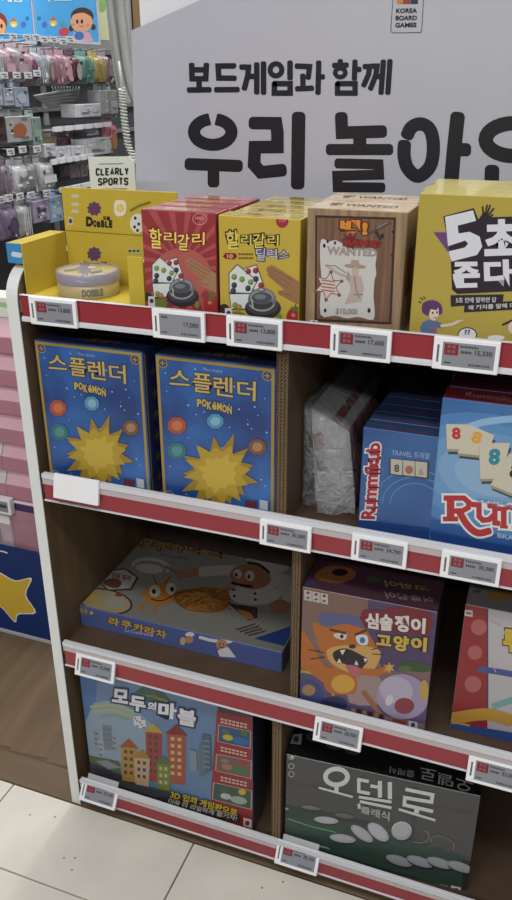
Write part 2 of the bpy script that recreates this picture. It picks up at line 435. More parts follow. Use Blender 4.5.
# ================================================================ corrugated cardboard dividers
def divider(x, z0, z1, label, y0=.008, y1=YB - .003, w=.019):
    d = thing('cardboard_divider', label, 'divider', (x, y0, z0), group='cardboard dividers between the games')
    H = z1 - z0; D = y1 - y0; lay = 3; t = .0011
    for k in range(lay + 1):
        xa = k * (w - t) / lay; box('liner', xa, xa + t, 0, D, 0, H, M_BOARD, d, bev=0)
    for k in range(lay):
        xa = k * (w - t) / lay + t; xb = (k + 1) * (w - t) / lay; p = .0062; n = int(H / p) * 2
        vs = []; fs = []
        for i in range(n + 1):
            z = i * p / 2; xx = xa + .0002 if i % 2 == 0 else xb - .0002
            vs += [(xx, .001, min(z, H)), (xx, D - .001, min(z, H)), (xx, .001, min(z + .0009, H)), (xx, D - .001, min(z + .0009, H))]
        for i in range(n):
            a = 4 * i; b = 4 * (i + 1)
            fs += [(a, b, b + 1, a + 1), (a + 2, a + 3, b + 3, b + 2), (a, a + 2, b + 2, b)]
        mesh('fluting', vs, fs, M_BOARD_EDGE, parent=d)
divider(.481, ZT[1], ZT[0] - .0228, 'corrugated cardboard divider on the second shelf beside the blue boxes')
divider(.512, ZT[2], ZT[1] - .0228, 'corrugated cardboard divider on the third shelf between noodle and cat games', w=.0155)
divider(.4785, ZT[3], ZT[2] - .0228, 'corrugated cardboard divider on the lowest shelf beside the black disc game')

# ================================================================ header board with lettering
HY = .33
hd = thing('header_board', 'large pale grey header board with black Korean lettering above the top shelf', 'sign', (.0, HY, ZT[0]))
hp = [(.076, 0), (.089, 1.580 - ZT[0]), (.225, 1.624 - ZT[0]), (.40, 1.683 - ZT[0]), (XE - .002, 1.70 - ZT[0]), (XE - .002, 0)]
def slab(name, prof, th, m, parent, y0=0.0):
    n = len(prof); vs = [(x, y0, z) for x, z in prof] + [(x, y0 + th, z) for x, z in prof]
    fs = [tuple(range(n - 1, -1, -1)), tuple(range(n, 2 * n))] + [(i, (i + 1) % n, n + (i + 1) % n, n + i) for i in range(n)]
    return mesh(name, vs, fs, m, parent=parent)
M_HEAD = mat((191, 192, 203), .38, noise=.02, scale=9, name='header_board')
slab('board', hp, .012, M_HEAD, hd)
F = Face(hd, (0, 0, 0), (1, 0, 0), (0, 0, 1), rough=.45)
BK = (33, 31, 38)
S = 'big_lettering'
F.crop = (180, 45, 4.267)
# 우
F.stroke(S, ell(140, 371, 80, 55, 26, -76, 257), 52, BK, cap='round', rc=.12)
F.stroke(S, [(38, 508), (150, 512), (250, 516)], 52, BK); F.stroke(S, [(143, 525), (143, 590)], 50, BK)
# 리
F.stroke(S, [(312, 333), (410, 334), (416, 375), (416, 435), (320, 436), (316, 510), (345, 543), (437, 534)], 54, BK)
F.crop = (290, 45, 4.267)
F.stroke(S, [(37, 305), (33, 596)], 58, BK)
# 놀
F.stroke(S, [(219, 305), (222, 374), (395, 369)], 54, BK); F.stroke(S, [(298, 380), (298, 446)], 56, BK, cap='b'); F.stroke(S, [(170, 446), (424, 446)], 48, BK)
F.stroke(S, [(205, 505), (378, 509), (380, 553), (202, 558), (204, 606), (392, 608)], 43, BK)
# 아
F.crop = (392, 100, 4.267)
F.stroke(S, [(66, 148), (85, 115), (125, 102), (163, 128), (177, 200), (163, 282), (112, 325), (68, 292), (52, 240), (53, 190)], 57, BK, smooth=5)
F.stroke(S, [(280, 72), (265, 210), (250, 380)], 62, BK); F.stroke(S, [(280, 212), (318, 212)], 57, BK)
# 요
F.stroke(S, ell(520, 169, 120, 70, 28), 62, BK, closed=True)
F.stroke(S, [(427, 298), (425, 370)], 62, BK); F.stroke(S, [(560, 298), (560, 370)], 62, BK); F.stroke(S, [(380, 385), (650, 385)], 52, BK)
S = 'small_lettering'; w = 24
F.crop = (180, 45, 4.267)
for p in ([(50, 84), (52, 144), (110, 144), (113, 84)], [(56, 106), (106, 106)], [(82, 150), (82, 186)], [(38, 192), (127, 191)],
          [(232, 89), (163, 90), (166, 141), (234, 142)], [(154, 191), (247, 190)],
          [(262, 94), (293, 95), (290, 130), (275, 186)], [(298, 134), (322, 134)], [(328, 82), (328, 203)], [(357, 78), (357, 204)],
          [(470, 74), (470, 142)], [(403, 165), (470, 165), (470, 205), (403, 205), (403, 165)], [(498, 90), (545, 92)]):
    F.stroke(S, p, w, BK)
F.stroke(S, ell(410, 106, 25, 26, 18), 22, BK, closed=True)
F.crop = (290, 45, 4.267)
for p in ([(35, 90), (84, 92), (78, 140)], [(55, 130), (56, 186)], [(30, 187), (95, 184)], [(123, 74), (120, 205)], [(120, 136), (142, 136)],
          [(215, 68), (215, 84)], [(188, 87), (243, 86)], [(278, 70), (275, 144)], [(275, 104), (298, 104)], [(203, 165), (278, 165), (278, 205), (203, 205), (203, 165)],
          [(318, 92), (340, 92), (336, 125), (315, 172)], [(350, 90), (372, 90), (366, 130), (344, 186)], [(372, 134), (396, 134)], [(399, 70), (389, 204)], [(427, 68), (418, 204)]):
    F.stroke(S, p, 23, BK)
F.stroke(S, ell(215, 118, 22, 19, 16), 19, BK, closed=True)
F.crop = (370, 0, 7.314); S = 'logo'
F.stroke(S, [(172, -60), (152, 228), (164, 240), (366, 238), (378, 226), (395, -60)], 4, (70, 70, 80), cap='b')
for a, b, c in ((195, 240, (196, 140, 70)), (242, 298, (150, 70, 60)), (300, 350, (52, 58, 92))):
    F.poly(S, [(a + 5, -60), (b + 3, -60), (b, 28), (a, 28)], c)
F.text(S, 'KOREA', [(192, 62), (346, 60), (345, 94), (190, 96)], BK, .03); F.text(S, 'BOARD', [(189, 115), (345, 113), (343, 147), (187, 149)], BK, .03); F.text(S, 'GAMES', [(186, 167), (342, 165), (340, 199), (184, 201)], BK, .03)
F.build({'big_lettering': 'large black rounded Korean letters', 'logo': 'small framed publisher logo'})
# white board standing behind the header
rb = thing('rear_board', 'plain white board standing right behind the grey header board', 'board', (.097, .352, ZT[0]))
slab('board', [(0, 0), (0, .55), (XE - .1, .55), (XE - .1, 0)], .010, mat((236, 238, 240), .45, name='white_board'), rb)
slab('foot', [(.1, 0), (.1, .02), (.3, .02), (.3, 0)], .02, mat((236, 238, 240), .45, name='white_board'), rb, y0=.0102)

# ================================================================ GAME BOXES
def game_box(name, label, x, y, z, w, d, h, cols, rz=0.0, group=None, gain=1.0, rough=.3, coat=.5, cat='board game', noise=.03):
    """cols: front, side, top; each a colour or a material. Origin at the front lower left corner."""
    t = thing(name, label, cat, (x, y, z), rz, group)
    bm = box_bm(0, w, 0, d, 0, h, .0011, 1); bm.normal_update()
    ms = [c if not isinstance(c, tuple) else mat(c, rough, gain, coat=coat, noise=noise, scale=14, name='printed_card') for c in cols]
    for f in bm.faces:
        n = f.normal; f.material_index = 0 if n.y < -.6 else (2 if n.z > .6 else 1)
    bm_obj('box', bm, ms, t)
    return t
def front(t, **k): return Face(t, (0, 0, 0), (1, 0, 0), (0, 0, 1), **k)
def top(t, h, **k):
    k.setdefault('coat', .9); k.setdefault('rough', .25)
    return Face(t, (0, 0, h), (1, 0, 0), (0, 1, 0), **k)
def side(t, w, **k): return Face(t, (w, 0, 0), (0, 1, 0), (0, 0, 1), **k)
def copies(t, offs, labels):
    for (dx, dy, dr), lb in zip(offs, labels):
        c = copy_tree(t); c.location = t.location + Vector((dx, dy, 0)); c.rotation_euler.z += dr; c['label'] = lb
ORD = ['second', 'third', 'fourth', 'fifth', 'sixth', 'seventh', 'eighth']
G1 = 1.12
# ---------------------------------------------------------------- red and yellow bell games
def bell_art(f, v, red):
    P = 'picture'
    o = (lambda x, y: (x, y))
    if red:
        cx, cy = 265, 420
        for k in range(20):
            a = math.radians(k * 18 + 4); b = math.radians(k * 18 + 11)
            f.poly('sunburst', [(cx + 40 * math.cos(a), cy + 40 * math.sin(a)), (cx + 520 * math.cos(a), cy + 520 * math.sin(a)), (cx + 520 * math.cos(b), cy + 520 * math.sin(b)), (cx + 40 * math.cos(b), cy + 40 * math.sin(b))], (158, 74, 74))
        f.ell('sunburst', cx, cy + 60, 170, 150, (162, 84, 78), 24)
        for t, q in (('할', [(80, 212), (150, 222), (158, 335), (88, 330)]), ('리', [(165, 235), (236, 240), (236, 302), (165, 300)]), ('갈', [(242, 252), (312, 248), (306, 345), (245, 342)]), ('리', [(324, 245), (398, 240), (396, 312), (326, 314)])):
            f.text('title', t, q, (218, 196, 96), .012, (104, 24, 34), .055)
        f.stroke('badge', ell(370, 165, 40, 32, 18), 5, (204, 120, 120), closed=True); f.text('badge', 'HALLI', (345, 150, 395, 168), (210, 140, 140), .02)
        f.text('small_print', '판매량 1위', (125, 193, 190, 208), (150, 70, 50))
    else:
        for t, q in (('할', [(82, 210), (145, 205), (150, 300), (86, 305)]), ('리', [(160, 228), (212, 228), (212, 280), (160, 280)]), ('갈', [(218, 225), (285, 222), (280, 295), (222, 298)]), ('리', [(295, 228), (352, 230), (350, 285), (296, 282)])):
            f.text('title', t, q, (206, 192, 90), .008, (52, 40, 34), .075)
        for t, q in (('딜', [(236, 300), (285, 298), (280, 362), (238, 360)]), ('럭', [(290, 302), (342, 302), (345, 352), (295, 360)]), ('스', [(352, 305), (405, 312), (402, 342), (355, 350)])):
            f.text('title', t, q, (176, 176, 196), .008, (60, 52, 84), .075)
        f.ell('badge', 370, 157, 32, 36, (146, 44, 62)); f.text('badge', 'TOP', (350, 145, 390, 165), (190, 120, 130), .02)
        f.poly('number_badge', [(66, 340), (80, 322), (130, 324), (140, 338), (128, 354), (82, 352)], (112, 34, 34)); f.text('number_badge', '10', (88, 328, 118, 350), (206, 150, 110), .04)
        for y in (324, 344):
            for u in range(6): f.poly('small_print', [(146 + u * 13, y), (156 + u * 13, y), (156 + u * 13, y + 8), (146 + u * 13, y + 8)], (96, 70, 34))
    # cards with fruit
    W = (196, 202, 200); GR = (104, 128, 62); PU = (54, 44, 66); RD = (128, 42, 50); LN = (78, 70, 60)
    f.poly(P, [(170, 402), (240, 380), (280, 492), (235, 530)], LN); f.poly(P, [(174, 405), (238, 386), (274, 490), (233, 522)], W)
    f.poly(P, [(96, 424), (140, 378), (246, 464), (212, 532), (98, 528)], LN); f.poly(P, [(101, 426), (141, 385), (240, 466), (208, 526), (102, 522)], W)
    f.poly(P, [(98, 530), (205, 528), (205, 612), (108, 612)], LN); f.poly(P, [(102, 534), (201, 532), (201, 606), (111, 606)], W)
    for x, y, c in ((125, 445, GR), (165, 457, GR), (210, 472, GR), (125, 487, PU), (196, 503, PU), (120, 516, PU), (235, 412, RD), (197, 416, RD), (236, 455, PU), (262, 488, RD), (130, 590, GR), (150, 600, (150, 110, 50))):
        f.ell(P, x, y, 15, 16, c, 10); f.ell(P, x - 3, y - 4, 6, 6, tuple(min(255, v + 30) for v in c), 8)
    # hand
    sk = (150, 112, 84) if red else (140, 104, 72); sh = (122, 84, 62)
    f.poly(P, [(288, 398), (318, 384), (352, 404), (470, 478), (474, 590), (430, 572), (352, 530), (348, 516), (388, 512), (300, 440)], sk)
    for a, b in (((300, 412), (410, 480)), ((312, 400), (430, 465)), ((306, 432), (400, 500)), ((356, 520), (420, 545))): f.stroke(P, [a, b], 5, sh)
    # bell
    f.ell(P, 272, 604, 92, 58, (46, 42, 46), 26); f.ell(P, 270, 592, 82, 48, (66, 60, 62), 24)
    f.ell(P, 267, 562, 72, 62, (104, 104, 108), 26); f.ell(P, 262, 585, 62, 36, (58, 56, 60), 22); f.ell(P, 267, 545, 60, 38, (128, 130, 134), 22)
    f.ell(P, 267, 552, 52, 30, (74, 74, 80), 20); f.ell(P, 258, 546, 30, 14, (112, 114, 118), 16); f.stroke(P, ell(267, 572, 66, 44, 16, 20, 160), 8, (146, 148, 150)); f.stroke(P, [(215, 560), (222, 600)], 8, (160, 160, 160)); f.ell(P, 266, 512, 20, 10, (92, 92, 96), 14); f.ell(P, 264, 509, 11, 5, (176, 178, 178), 10)
    # fruit at the foot of the box
    f.ell(P, 440, 650, 48, 52, (146, 44, 40), 18); f.poly(P, star(438, 606, 30, 10, 5), (76, 104, 50)); f.ell(P, 428, 640, 12, 10, (184, 110, 90), 10)
    f.ell(P, 140, 650, 48, 30, (96, 116, 46), 16); f.ell(P, 74, 606, 26, 24, (48, 40, 46), 14); f.ell(P, 356, 652, 14, 22, (110, 120, 52), 12)
    f.poly(P, [(78, 604), (114, 604), (116, 668), (78, 668)], (200, 196, 196)); f.ell(P, 97, 630, 12, 13, (60, 50, 60), 12)
def bell_game(name, lab, x, w, h, base, sidec, topc, red, crop, offs, labs, group, d=.045):
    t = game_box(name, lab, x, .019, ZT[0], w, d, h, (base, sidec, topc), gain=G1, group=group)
    f = front(t, gain=G1, crop=crop); bell_art(f, 0, red); f.clip(.001, .001, w - .001, h - .001); f.build()
    # top side: paler tone with the header's reflection painted in, plus lettering
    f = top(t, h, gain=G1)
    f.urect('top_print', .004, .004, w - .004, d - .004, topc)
    f.text('top_print', '할리갈리', [(.03, .034), (.085, .034), (.085, .012), (.03, .012)], (208, 190, 110) if red else (120, 96, 40), .03, uvq=True)
    f.build()
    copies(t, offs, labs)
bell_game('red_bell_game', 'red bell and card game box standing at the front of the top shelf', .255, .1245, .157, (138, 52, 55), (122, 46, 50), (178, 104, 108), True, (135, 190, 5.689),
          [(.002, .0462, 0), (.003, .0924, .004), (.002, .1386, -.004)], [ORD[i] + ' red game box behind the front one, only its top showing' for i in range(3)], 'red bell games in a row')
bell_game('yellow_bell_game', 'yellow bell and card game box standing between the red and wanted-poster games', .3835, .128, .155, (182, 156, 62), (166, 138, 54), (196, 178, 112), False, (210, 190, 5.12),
          [(.007, .0462, 0), (.007, .0924, .004), (.007, .1386, -.004), (.007, .185, .004)], [ORD[i] + ' yellow bell game box back in its row, only its top showing' for i in range(4)], 'yellow bell games in a row')

# ---------------------------------------------------------------- wanted poster game
def wood_print(c, name, gain, stretch=(9, 1, .5)):
    return mat(c, .35, gain, noise=.30, scale=14, stretch=stretch, coat=.2, name=name)
BW = wood_print((142, 118, 92), 'printed_wood', G1); BW2 = wood_print((112, 84, 66), 'printed_dark_wood', G1, (14, 1, .4))
x, w, h, d = .5215, .1425, .172, .088
t = game_box('poster_card_game', 'brown wood-look card game box with a white wanted poster on its front', x, .019, ZT[0], w, d, h, (BW, BW, wood_print((176, 160, 138), 'printed_pale_wood', G1, (2, 9, 1))), group='wanted-poster games')
f = front(t, gain=G1, crop=(300, 180, 4.267))
P = 'picture'
f.poly('panel', [(66, 150), (410, 160), (390, 616), (62, 602)], (60, 42, 36)); f.poly('panel', [(74, 160), (400, 170), (380, 606), (72, 592)], BW2)
f.poly('poster', catmull([(90, 255), (125, 262), (150, 256), (178, 270), (200, 290), (262, 292), (325, 298), (322, 360), (326, 400), (318, 430), (314, 500), (318, 545), (312, 596), (250, 584), (200, 590), (150, 578), (88, 574), (92, 430), (86, 340)], 3, True), (186, 184, 180))
f.text('title', '뱅!', [(172, 168), (290, 172), (288, 240), (170, 235)], (196, 128, 54), .05, (92, 22, 22), .06)
f.poly('title', star(215, 262, 44, 22, 9), (108, 34, 36)); f.text('title', 'BANG!', [(190, 250), (350, 262), (340, 288), (188, 278)], (136, 44, 44), .05, (66, 26, 28), .05)
f.text('poster', 'WANTED', [(118, 284), (330, 296), (328, 326), (116, 318)], (150, 140, 134), .02, (120, 108, 104), .03)
f.ell('cowboy', 236, 368, 48, 10, (150, 128, 116), 16, 4); f.poly('cowboy', [(214, 366), (220, 340), (250, 342), (258, 368)], (158, 138, 126)); f.ell('cowboy', 236, 392, 16, 22, (178, 156, 144), 14)
f.poly('cowboy', [(208, 408), (262, 410), (274, 460), (262, 520), (190, 530), (216, 470)], (170, 154, 146)); f.stroke('cowboy', [(215, 418), (165, 400), (112, 364)], 12, (168, 152, 144)); f.stroke('cowboy', [(112, 364), (150, 366), (196, 396)], 5, (140, 124, 118))
f.stroke('cowboy', [(232, 410), (240, 470), (252, 500)], 6, (140, 116, 110)); f.stroke('cowboy', [(230, 490), (268, 488)], 4, (128, 104, 98)); f.poly('cowboy', [(205, 385), (196, 420), (212, 440), (218, 410)], (154, 136, 126))
f.text('poster', '$10,000', [(154, 546), (246, 550), (244, 578), (152, 574)], (140, 128, 122), .02, (120, 108, 104), .02)
f.poly('star_badge', star(122, 452, 64, 34, 6, -80), (116, 60, 52)); f.poly('star_badge', star(122, 452, 56, 30, 6, -80), (190, 180, 174))
for a in range(6): f.ell('star_badge', 122 + 60 * math.cos(math.radians(a * 60 - 80)), 452 + 60 * math.sin(math.radians(a * 60 - 80)), 8, 8, (128, 76, 66), 10)
for y in (430, 444, 458, 472): f.stroke('star_badge', [(92, y - 4), (150, y + 4)], 5, (150, 84, 74), cap='b')
f.stroke('revolver', [(300, 226), (340, 206), (384, 182)], 10, (74, 72, 74)); f.poly('revolver', [(326, 210), (352, 250), (338, 258), (318, 222)], (60, 50, 46)); f.stroke('revolver', [(330, 205), (372, 182)], 5, (120, 118, 118))
for q in (((104, 280), 6), ((118, 262), 5), ((108, 556), 6), ((295, 556), 7), ((352, 238), 7), ((396, 220), 4), ((392, 320), 4), ((150, 268), 5)): f.ell('bullet_hole#%d' % q[0][0] + str(q[0][1]), q[0][0], q[0][1], q[1], q[1] * 1.5, (46, 34, 32), 8)
f.poly('logo', [(42, 596), (76, 598), (76, 628), (42, 626)], (190, 184, 176)); f.ell('logo', 59, 611, 10, 10, (70, 60, 60), 10)
f.clip(.001, .001, w - .001, h - .001); f.build()
f = side(t, w, gain=G1); f.urect('side_print', .018, .05, .060, .118, (110, 44, 40)); f.urect('side_print', .014, .006, .017, h - .006, (92, 70, 56)); f.build()
f = top(t, h, gain=G1); f.text('top_print', '뱅! WANTED', [(.02, .06), (.12, .06), (.12, .03), (.02, .03)], (140, 112, 92), .02, uvq=True); f.build()
copies(t, [(-.004, .0895, 0)], ['second wanted-poster game box behind the front one, pale wood-look top showing'])

# ---------------------------------------------------------------- 5초준다
x, w, h, d = .678, .268, .198, .046
t = game_box('quick_answer_game', 'large golden-yellow quiz game box with white block lettering at the right end', x, .018, ZT[0], w, d, h, ((168, 150, 68), (172, 154, 74), (190, 178, 112)), gain=G1, group='golden-yellow quiz games')  # paler top colour has the header board's reflection painted in
f = front(t, gain=G1, crop=(400, 170, 4.571)); DK = (44, 36, 46); WH = (202, 202, 208); PU = (98, 66, 112)
f.poly('title_back', [(153, 284), (260, 285), (232, 392)], PU); f.poly('title_back', [(440, 228), (560, 205), (620, 330), (500, 300)], PU)
f.poly('title_back', [(198, 212), (338, 174), (362, 236), (386, 216), (640, 210), (640, 548), (262, 566), (238, 546), (232, 402)], DK)
f.poly('title', [(206, 214), (334, 184), (348, 232), (264, 254), (268, 290), (318, 282), (364, 304), (376, 350), (352, 388), (236, 418), (222, 372), (296, 354), (312, 336), (298, 322), (220, 348)], WH)
f.text('title', '초', [(384, 226), (545, 222), (548, 388), (386, 394)], WH, .05)
f.text('title', '준', [(240, 420), (364, 418), (366, 536), (244, 540)], WH, .05); f.text('title', '다', [(382, 410), (520, 408), (524, 532), (386, 536)], WH, .05)
f.stroke('hand', [(372, 232), (392, 205)], 30, DK, rc=.3)
for p in ([(382, 215), (378, 168)], [(390, 208), (398, 160)], [(396, 208), (412, 162)], [(400, 212), (428, 176)], [(398, 222), (424, 204)]): f.stroke('hand', p, 8, DK)
f.poly('caption', [(231, 572), (474, 568), (470, 606), (233, 624)], DK); f.poly('caption', [(296, 612), (560, 596), (560, 636), (292, 650)], DK)
f.text('caption', '5초 안에 말하면 답', [(256, 582), (442, 580), (440, 604), (255, 608)], (190, 188, 186), .02); f.text('caption', '왜 까지를 말해 마!', [(312, 618), (535, 606), (535, 628), (312, 640)], (190, 188, 186), .02)
P = 'picture'
f.poly(P, [(100, 640), (108, 606), (150, 594), (186, 612), (194, 650), (172, 664), (118, 662)], (84, 54, 96), 3)
f.poly(P, [(132, 630), (176, 628), (178, 664), (156, 692), (134, 676)], (206, 186, 172)); f.poly(P, [(118, 606), (184, 612), (168, 640), (140, 636), (130, 668), (112, 650)], (84, 54, 96))
f.ell(P, 150, 652, 4, 6, DK, 8); f.ell(P, 170, 650, 4, 6, DK, 8); f.stroke(P, [(154, 676), (168, 674)], 3, (140, 60, 60))
f.poly(P, [(92, 720), (104, 694), (132, 684), (168, 690), (196, 704), (192, 720), (168, 718), (166, 752), (100, 752)], (84, 108, 142)); f.poly(P, [(138, 700), (160, 700), (166, 750), (140, 752)], (120, 96, 132))
f.stroke(P, [(190, 712), (236, 706), (268, 692)], 14, (208, 186, 172)); f.stroke(P, [(262, 692), (288, 686)], 6, (208, 186, 172))
for a in ((86, 600, 98, 606), (94, 584, 106, 592), (108, 578, 116, 588)): f.stroke(P, [(a[0], a[1]), (a[2], a[3])], 4, DK)
f.ell(P, 308, 752, 44, 34, DK, 20); f.ell(P, 308, 753, 40, 30, (212, 212, 214), 20); f.text(P, '??', [(294, 728), (322, 728), (322, 752), (294, 752)], (70, 80, 110), .04)
f.stroke(P, [(470, 706), (520, 684)], 9, DK); f.ell(P, 520, 720, 26, 30, (208, 186, 172), 14)
f.ell(P, 440, 766, 40, 12, (212, 212, 214), 14)
f.clip(.001, .001, w - .001, h - .001); f.build()
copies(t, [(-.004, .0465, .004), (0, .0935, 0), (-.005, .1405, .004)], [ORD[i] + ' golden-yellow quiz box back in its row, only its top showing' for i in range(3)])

# ---------------------------------------------------------------- yellow tray with round tin
YL = (186, 163, 58)
tr = thing('display_tray', 'open yellow card display tray with a tall printed back at the left end', 'display tray', (0, .02, ZT[0]))
MY = mat(YL, .4, G1, coat=.15, noise=.03, scale=14, name='yellow_card')
x0, x1, yb, hw = .026, .2515, .135, .088
M_BLUE = mat((58, 128, 178), .4, G1, name='blue_card')
wl = bm_obj('left_wall', box_bm(-.006, x0 - .0023, .004, yb, .0565, hw + .002, .0008), [MY, M_BLUE], tr)
wl2 = bm_obj('inner_wall', box_bm(x0 - .002, x0, .004, yb, .001, hw + .002, .0004), MY, tr)
me = wl.data
for p in me.polygons:
    if p.normal.y < -.6: p.material_index = 1
f = Face(tr, (-.006, .004, 0), (1, 0, 0), (0, 0, 1), gain=G1, crop=(0, 240, 5.12)); f.stroke('patch', [(68, 72), (104, 78)], 26, (188, 200, 210)); f.stroke('patch', [(118, 22), (122, 100)], 8, (34, 34, 34), cap='b'); f.clip(.0, .05, .032, .0895); f.build()
tf = Face(tr, (x0 + .0, .004, 0), (0, 1, 0), (0, 0, 1), gain=G1)
box('bottom', x0 + .0003, x1, .004, yb, .0005, .0025, MY, tr, bev=0)
bk = box('back', x0 + .0003, x1, yb + .0003, yb + .0033, .0005, .166, MY, tr, bev=.0006)
box('right_wall', x1 - .012, x1, .004, yb, .003, .075, MY, tr, bev=.0006)
f = Face(tr, (0, yb + .0003, 0), (1, 0, 0), (0, 0, 1), gain=G1, crop=(0, 180, 3.413)); DK = (36, 32, 34)
# fold between header and inner panel, small icons, title
f.stroke('print', [(226, 172), (490, 190)], 3, (132, 112, 26), cap='b')
for y in (56, 84, 108): f.poly('print', [(244, y - 8), (270, y - 7), (270, y + 6), (244, y + 5)], (190, 186, 150))
f.poly('print', [(232, 124), (250, 126), (250, 156), (232, 154)], (186, 178, 160)); f.ell('print', 241, 140, 6, 8, (50, 60, 70), 8)
f.text('title', 'D', [(294, 124), (318, 126), (318, 160), (294, 158)], DK, .07)
for i, ch in enumerate('OBBLE'):
    xx = 318 + i * 13.5; f.text('title', ch, [(xx, 136 + (i % 2) * 4), (xx + 12, 137 + (i % 2) * 4), (xx + 12, 162 + i * .5), (xx, 160 + i * .5)], DK, .07)
f.text('title', '도블', [(352, 122), (376, 124), (376, 138), (352, 136)], DK, .05)
f.poly('print', catmull([(392, 74), (410, 68), (428, 74), (432, 96), (424, 120), (402, 124), (390, 108)], 3, True), (214, 212, 188)); f.poly('print', star(411, 96, 18, 9, 8), (206, 170, 60)); f.ell('print', 411, 96, 8, 8, (220, 196, 110), 10)
f.stroke('print', [(446, 104), (474, 88), (512, 76)], 8, (120, 112, 40)); f.poly('print', star(322, 98, 26, 20, 9), (92, 62, 92))
f.ell('print', 470, 148, 26, 34, (206, 206, 196), 18)
for q in ((462, 130), (474, 150), (460, 160), (470, 172)): f.ell('print', q[0], q[1], 5, 6, (50, 46, 50), 8)
f.poly('print', star(322, 252, 26, 20, 9), (92, 62, 92)); f.stroke('print', [(288, 284), (306, 288)], 10, DK); f.text('print', '도블', [(346, 276), (366, 278), (366, 298), (346, 296)], (70, 52, 50), .05)
f.poly('print', [(436, 232), (482, 236), (482, 254), (436, 248)], (176, 172, 120))
for q in (444, 458, 472): f.ell('print', q, 242, 6, 5, (70, 80, 50), 8)
f.clip(x0, .001, x1, .165); f.build({'title': 'black bouncing title letters'})
box('front_flap', .224, .2515, .0015, .0035, .003, .083, MY, tr, bev=.0005)
# the tin inside
tin = thing('round_tin', 'round yellow and purple game tin in clear wrap sitting inside the yellow tray', 'tin', (.112, .082, ZT[0] + .0026))
def lathe(name, prof, m, parent, n=40, smooth=True, idx=None):
    vs = []; fs = []; k = len(prof)
    for r, z in prof:
        for i in range(n): a = 2 * math.pi * i / n; vs.append((r * math.cos(a), r * math.sin(a), z))
    for j in range(k - 1):
        for i in range(n): fs.append((j * n + i, j * n + (i + 1) % n, (j + 1) * n + (i + 1) % n, (j + 1) * n + i))
    fs.append(tuple(range(n - 1, -1, -1))); fs.append(tuple((k - 1) * n + i for i in range(n)))
    o = mesh(name, vs, fs, m, parent=parent)
    if smooth:
        for p in o.data.polygons: p.use_smooth = len(p.vertices) == 4
    return o
lathe('tin_base', [(.0500, 0), (.0515, .0015), (.0515, .0235)], mat((176, 152, 46), .3, G1, coat=.3), tin)
lathe('tin_lid', [(.0528, .0225), (.0532, .024), (.0532, .0385), (.0515, .0405), (.049, .0395), (.048, .0385)], mat((112, 92, 124), .28, G1, coat=.3), tin)
lathe('lid_top', [(.0478, .0387), (.0476, .0393)], mat((168, 150, 62), .3, G1, coat=.3), tin)
f = Face(tin, (0, 0, .0395), (1, 0, 0), (0, 1, 0), gain=G1, crop=(0, 240, 5.12))
f.poly('lid_print', star(435, 148, 44, 26, 9), (96, 72, 100)); f.stroke('lid_print', [(330, 158), (400, 150)], 8, (60, 54, 50)); f.stroke('lid_print', [(470, 170), (520, 160)], 12, (60, 50, 50)); f.ell('lid_print', 470, 140, 20, 6, (190, 186, 170), 12); f.build()
# lettering bent round the side of the tin
def bent_text(s, a0, a1, z0, z1, r, c, bold):
    vs, fs = glyphs(s, bold); b = bbox(vs); out = []
    for xx, yy in vs:
        a = math.radians(a0 + (a1 - a0) * (xx - b[0]) / (b[1] - b[0])); out.append((r * math.cos(a), r * math.sin(a), z0 + (z1 - z0) * (yy - b[2]) / (b[3] - b[2])))
    mesh('side_lettering', out, fs, mat(c, .4, G1), parent=tin)
bent_text('DOBBLE', -72, -32, .004, .017, .0519, (36, 30, 32), .07)
lathe('clear_wrap', [(.0526, .0003), (.0540, .004), (.0540, .0405), (.050, .0423), (.03, .0416)], M_FILM, tin)

# ================================================================ SECOND SHELF
G2 = 1.15
def starry_blue(name, dark, light, gain, scale=9):
    m = bpy.data.materials.new(name); m.use_nodes = True; nt = m.node_tree; b = nt.nodes['Principled BSDF']
    b.inputs['Roughness'].default_value = .3; b.inputs['Coat Weight'].default_value = .2
    tc = nt.nodes.new('ShaderNodeTexCoord'); nz = nt.nodes.new('ShaderNodeTexNoise'); nz.inputs['Scale'].default_value = scale; nz.inputs['Detail'].default_value = 3
    cr = nt.nodes.new('ShaderNodeValToRGB'); cr.color_ramp.elements[0].position = .35; cr.color_ramp.elements[1].position = .72
    cr.color_ramp.elements[0].color = rgb(dark, gain); cr.color_ramp.elements[1].color = rgb(light, gain)
    nt.links.new(tc.outputs['Object'], nz.inputs[0]); nt.links.new(nz.outputs[0], cr.inputs[0]); nt.links.new(cr.outputs[0], b.inputs['Base Color'])
    return m
BLUE = starry_blue('printed_night_blue', (22, 50, 106), (44, 98, 166), G2)
w, h, d = .211, .273, .068
t = game_box('blue_gem_game', 'dark blue game box with gold border and gold lettering, the left of two', .0315, .019, ZT[1], w, d, h, (BLUE, (34, 48, 92), (34, 46, 86)), gain=G2, group='dark blue boxes with gold lettering')
f = front(t, gain=G2)
GD = (150, 124, 56)
f.ustroke('gold_border', [(.004, -.01), (.004, h - .005), (w - .005, h - .005), (w - .005, -.01)], .0050, GD)
for u, v in ((.0135, h - .0145), (w - .0145, h - .0145), (.0135, .0145)):
    f.add('gold_border', ell(u, v, .0088, .0088, 18), [tuple(range(18))], GD); f.add('gold_border', ell(u, v, .0072, .0072, 16), [tuple(range(16))], (40, 56, 100)); f.ustroke('gold_border', [(u - .005, v), (u + .005, v)], .002, GD); f.ustroke('gold_border', [(u, v - .005), (u, v + .005)], .002, GD)
def E(px, py):   # crop of the right-hand copy -> face metres of this box
    p = atY(150 + px / 3.657, 340 + py / 3.657, .019); return (p.x - .2655, p.z - ZT[1])
def eq(q): return [E(*p) for p in q]
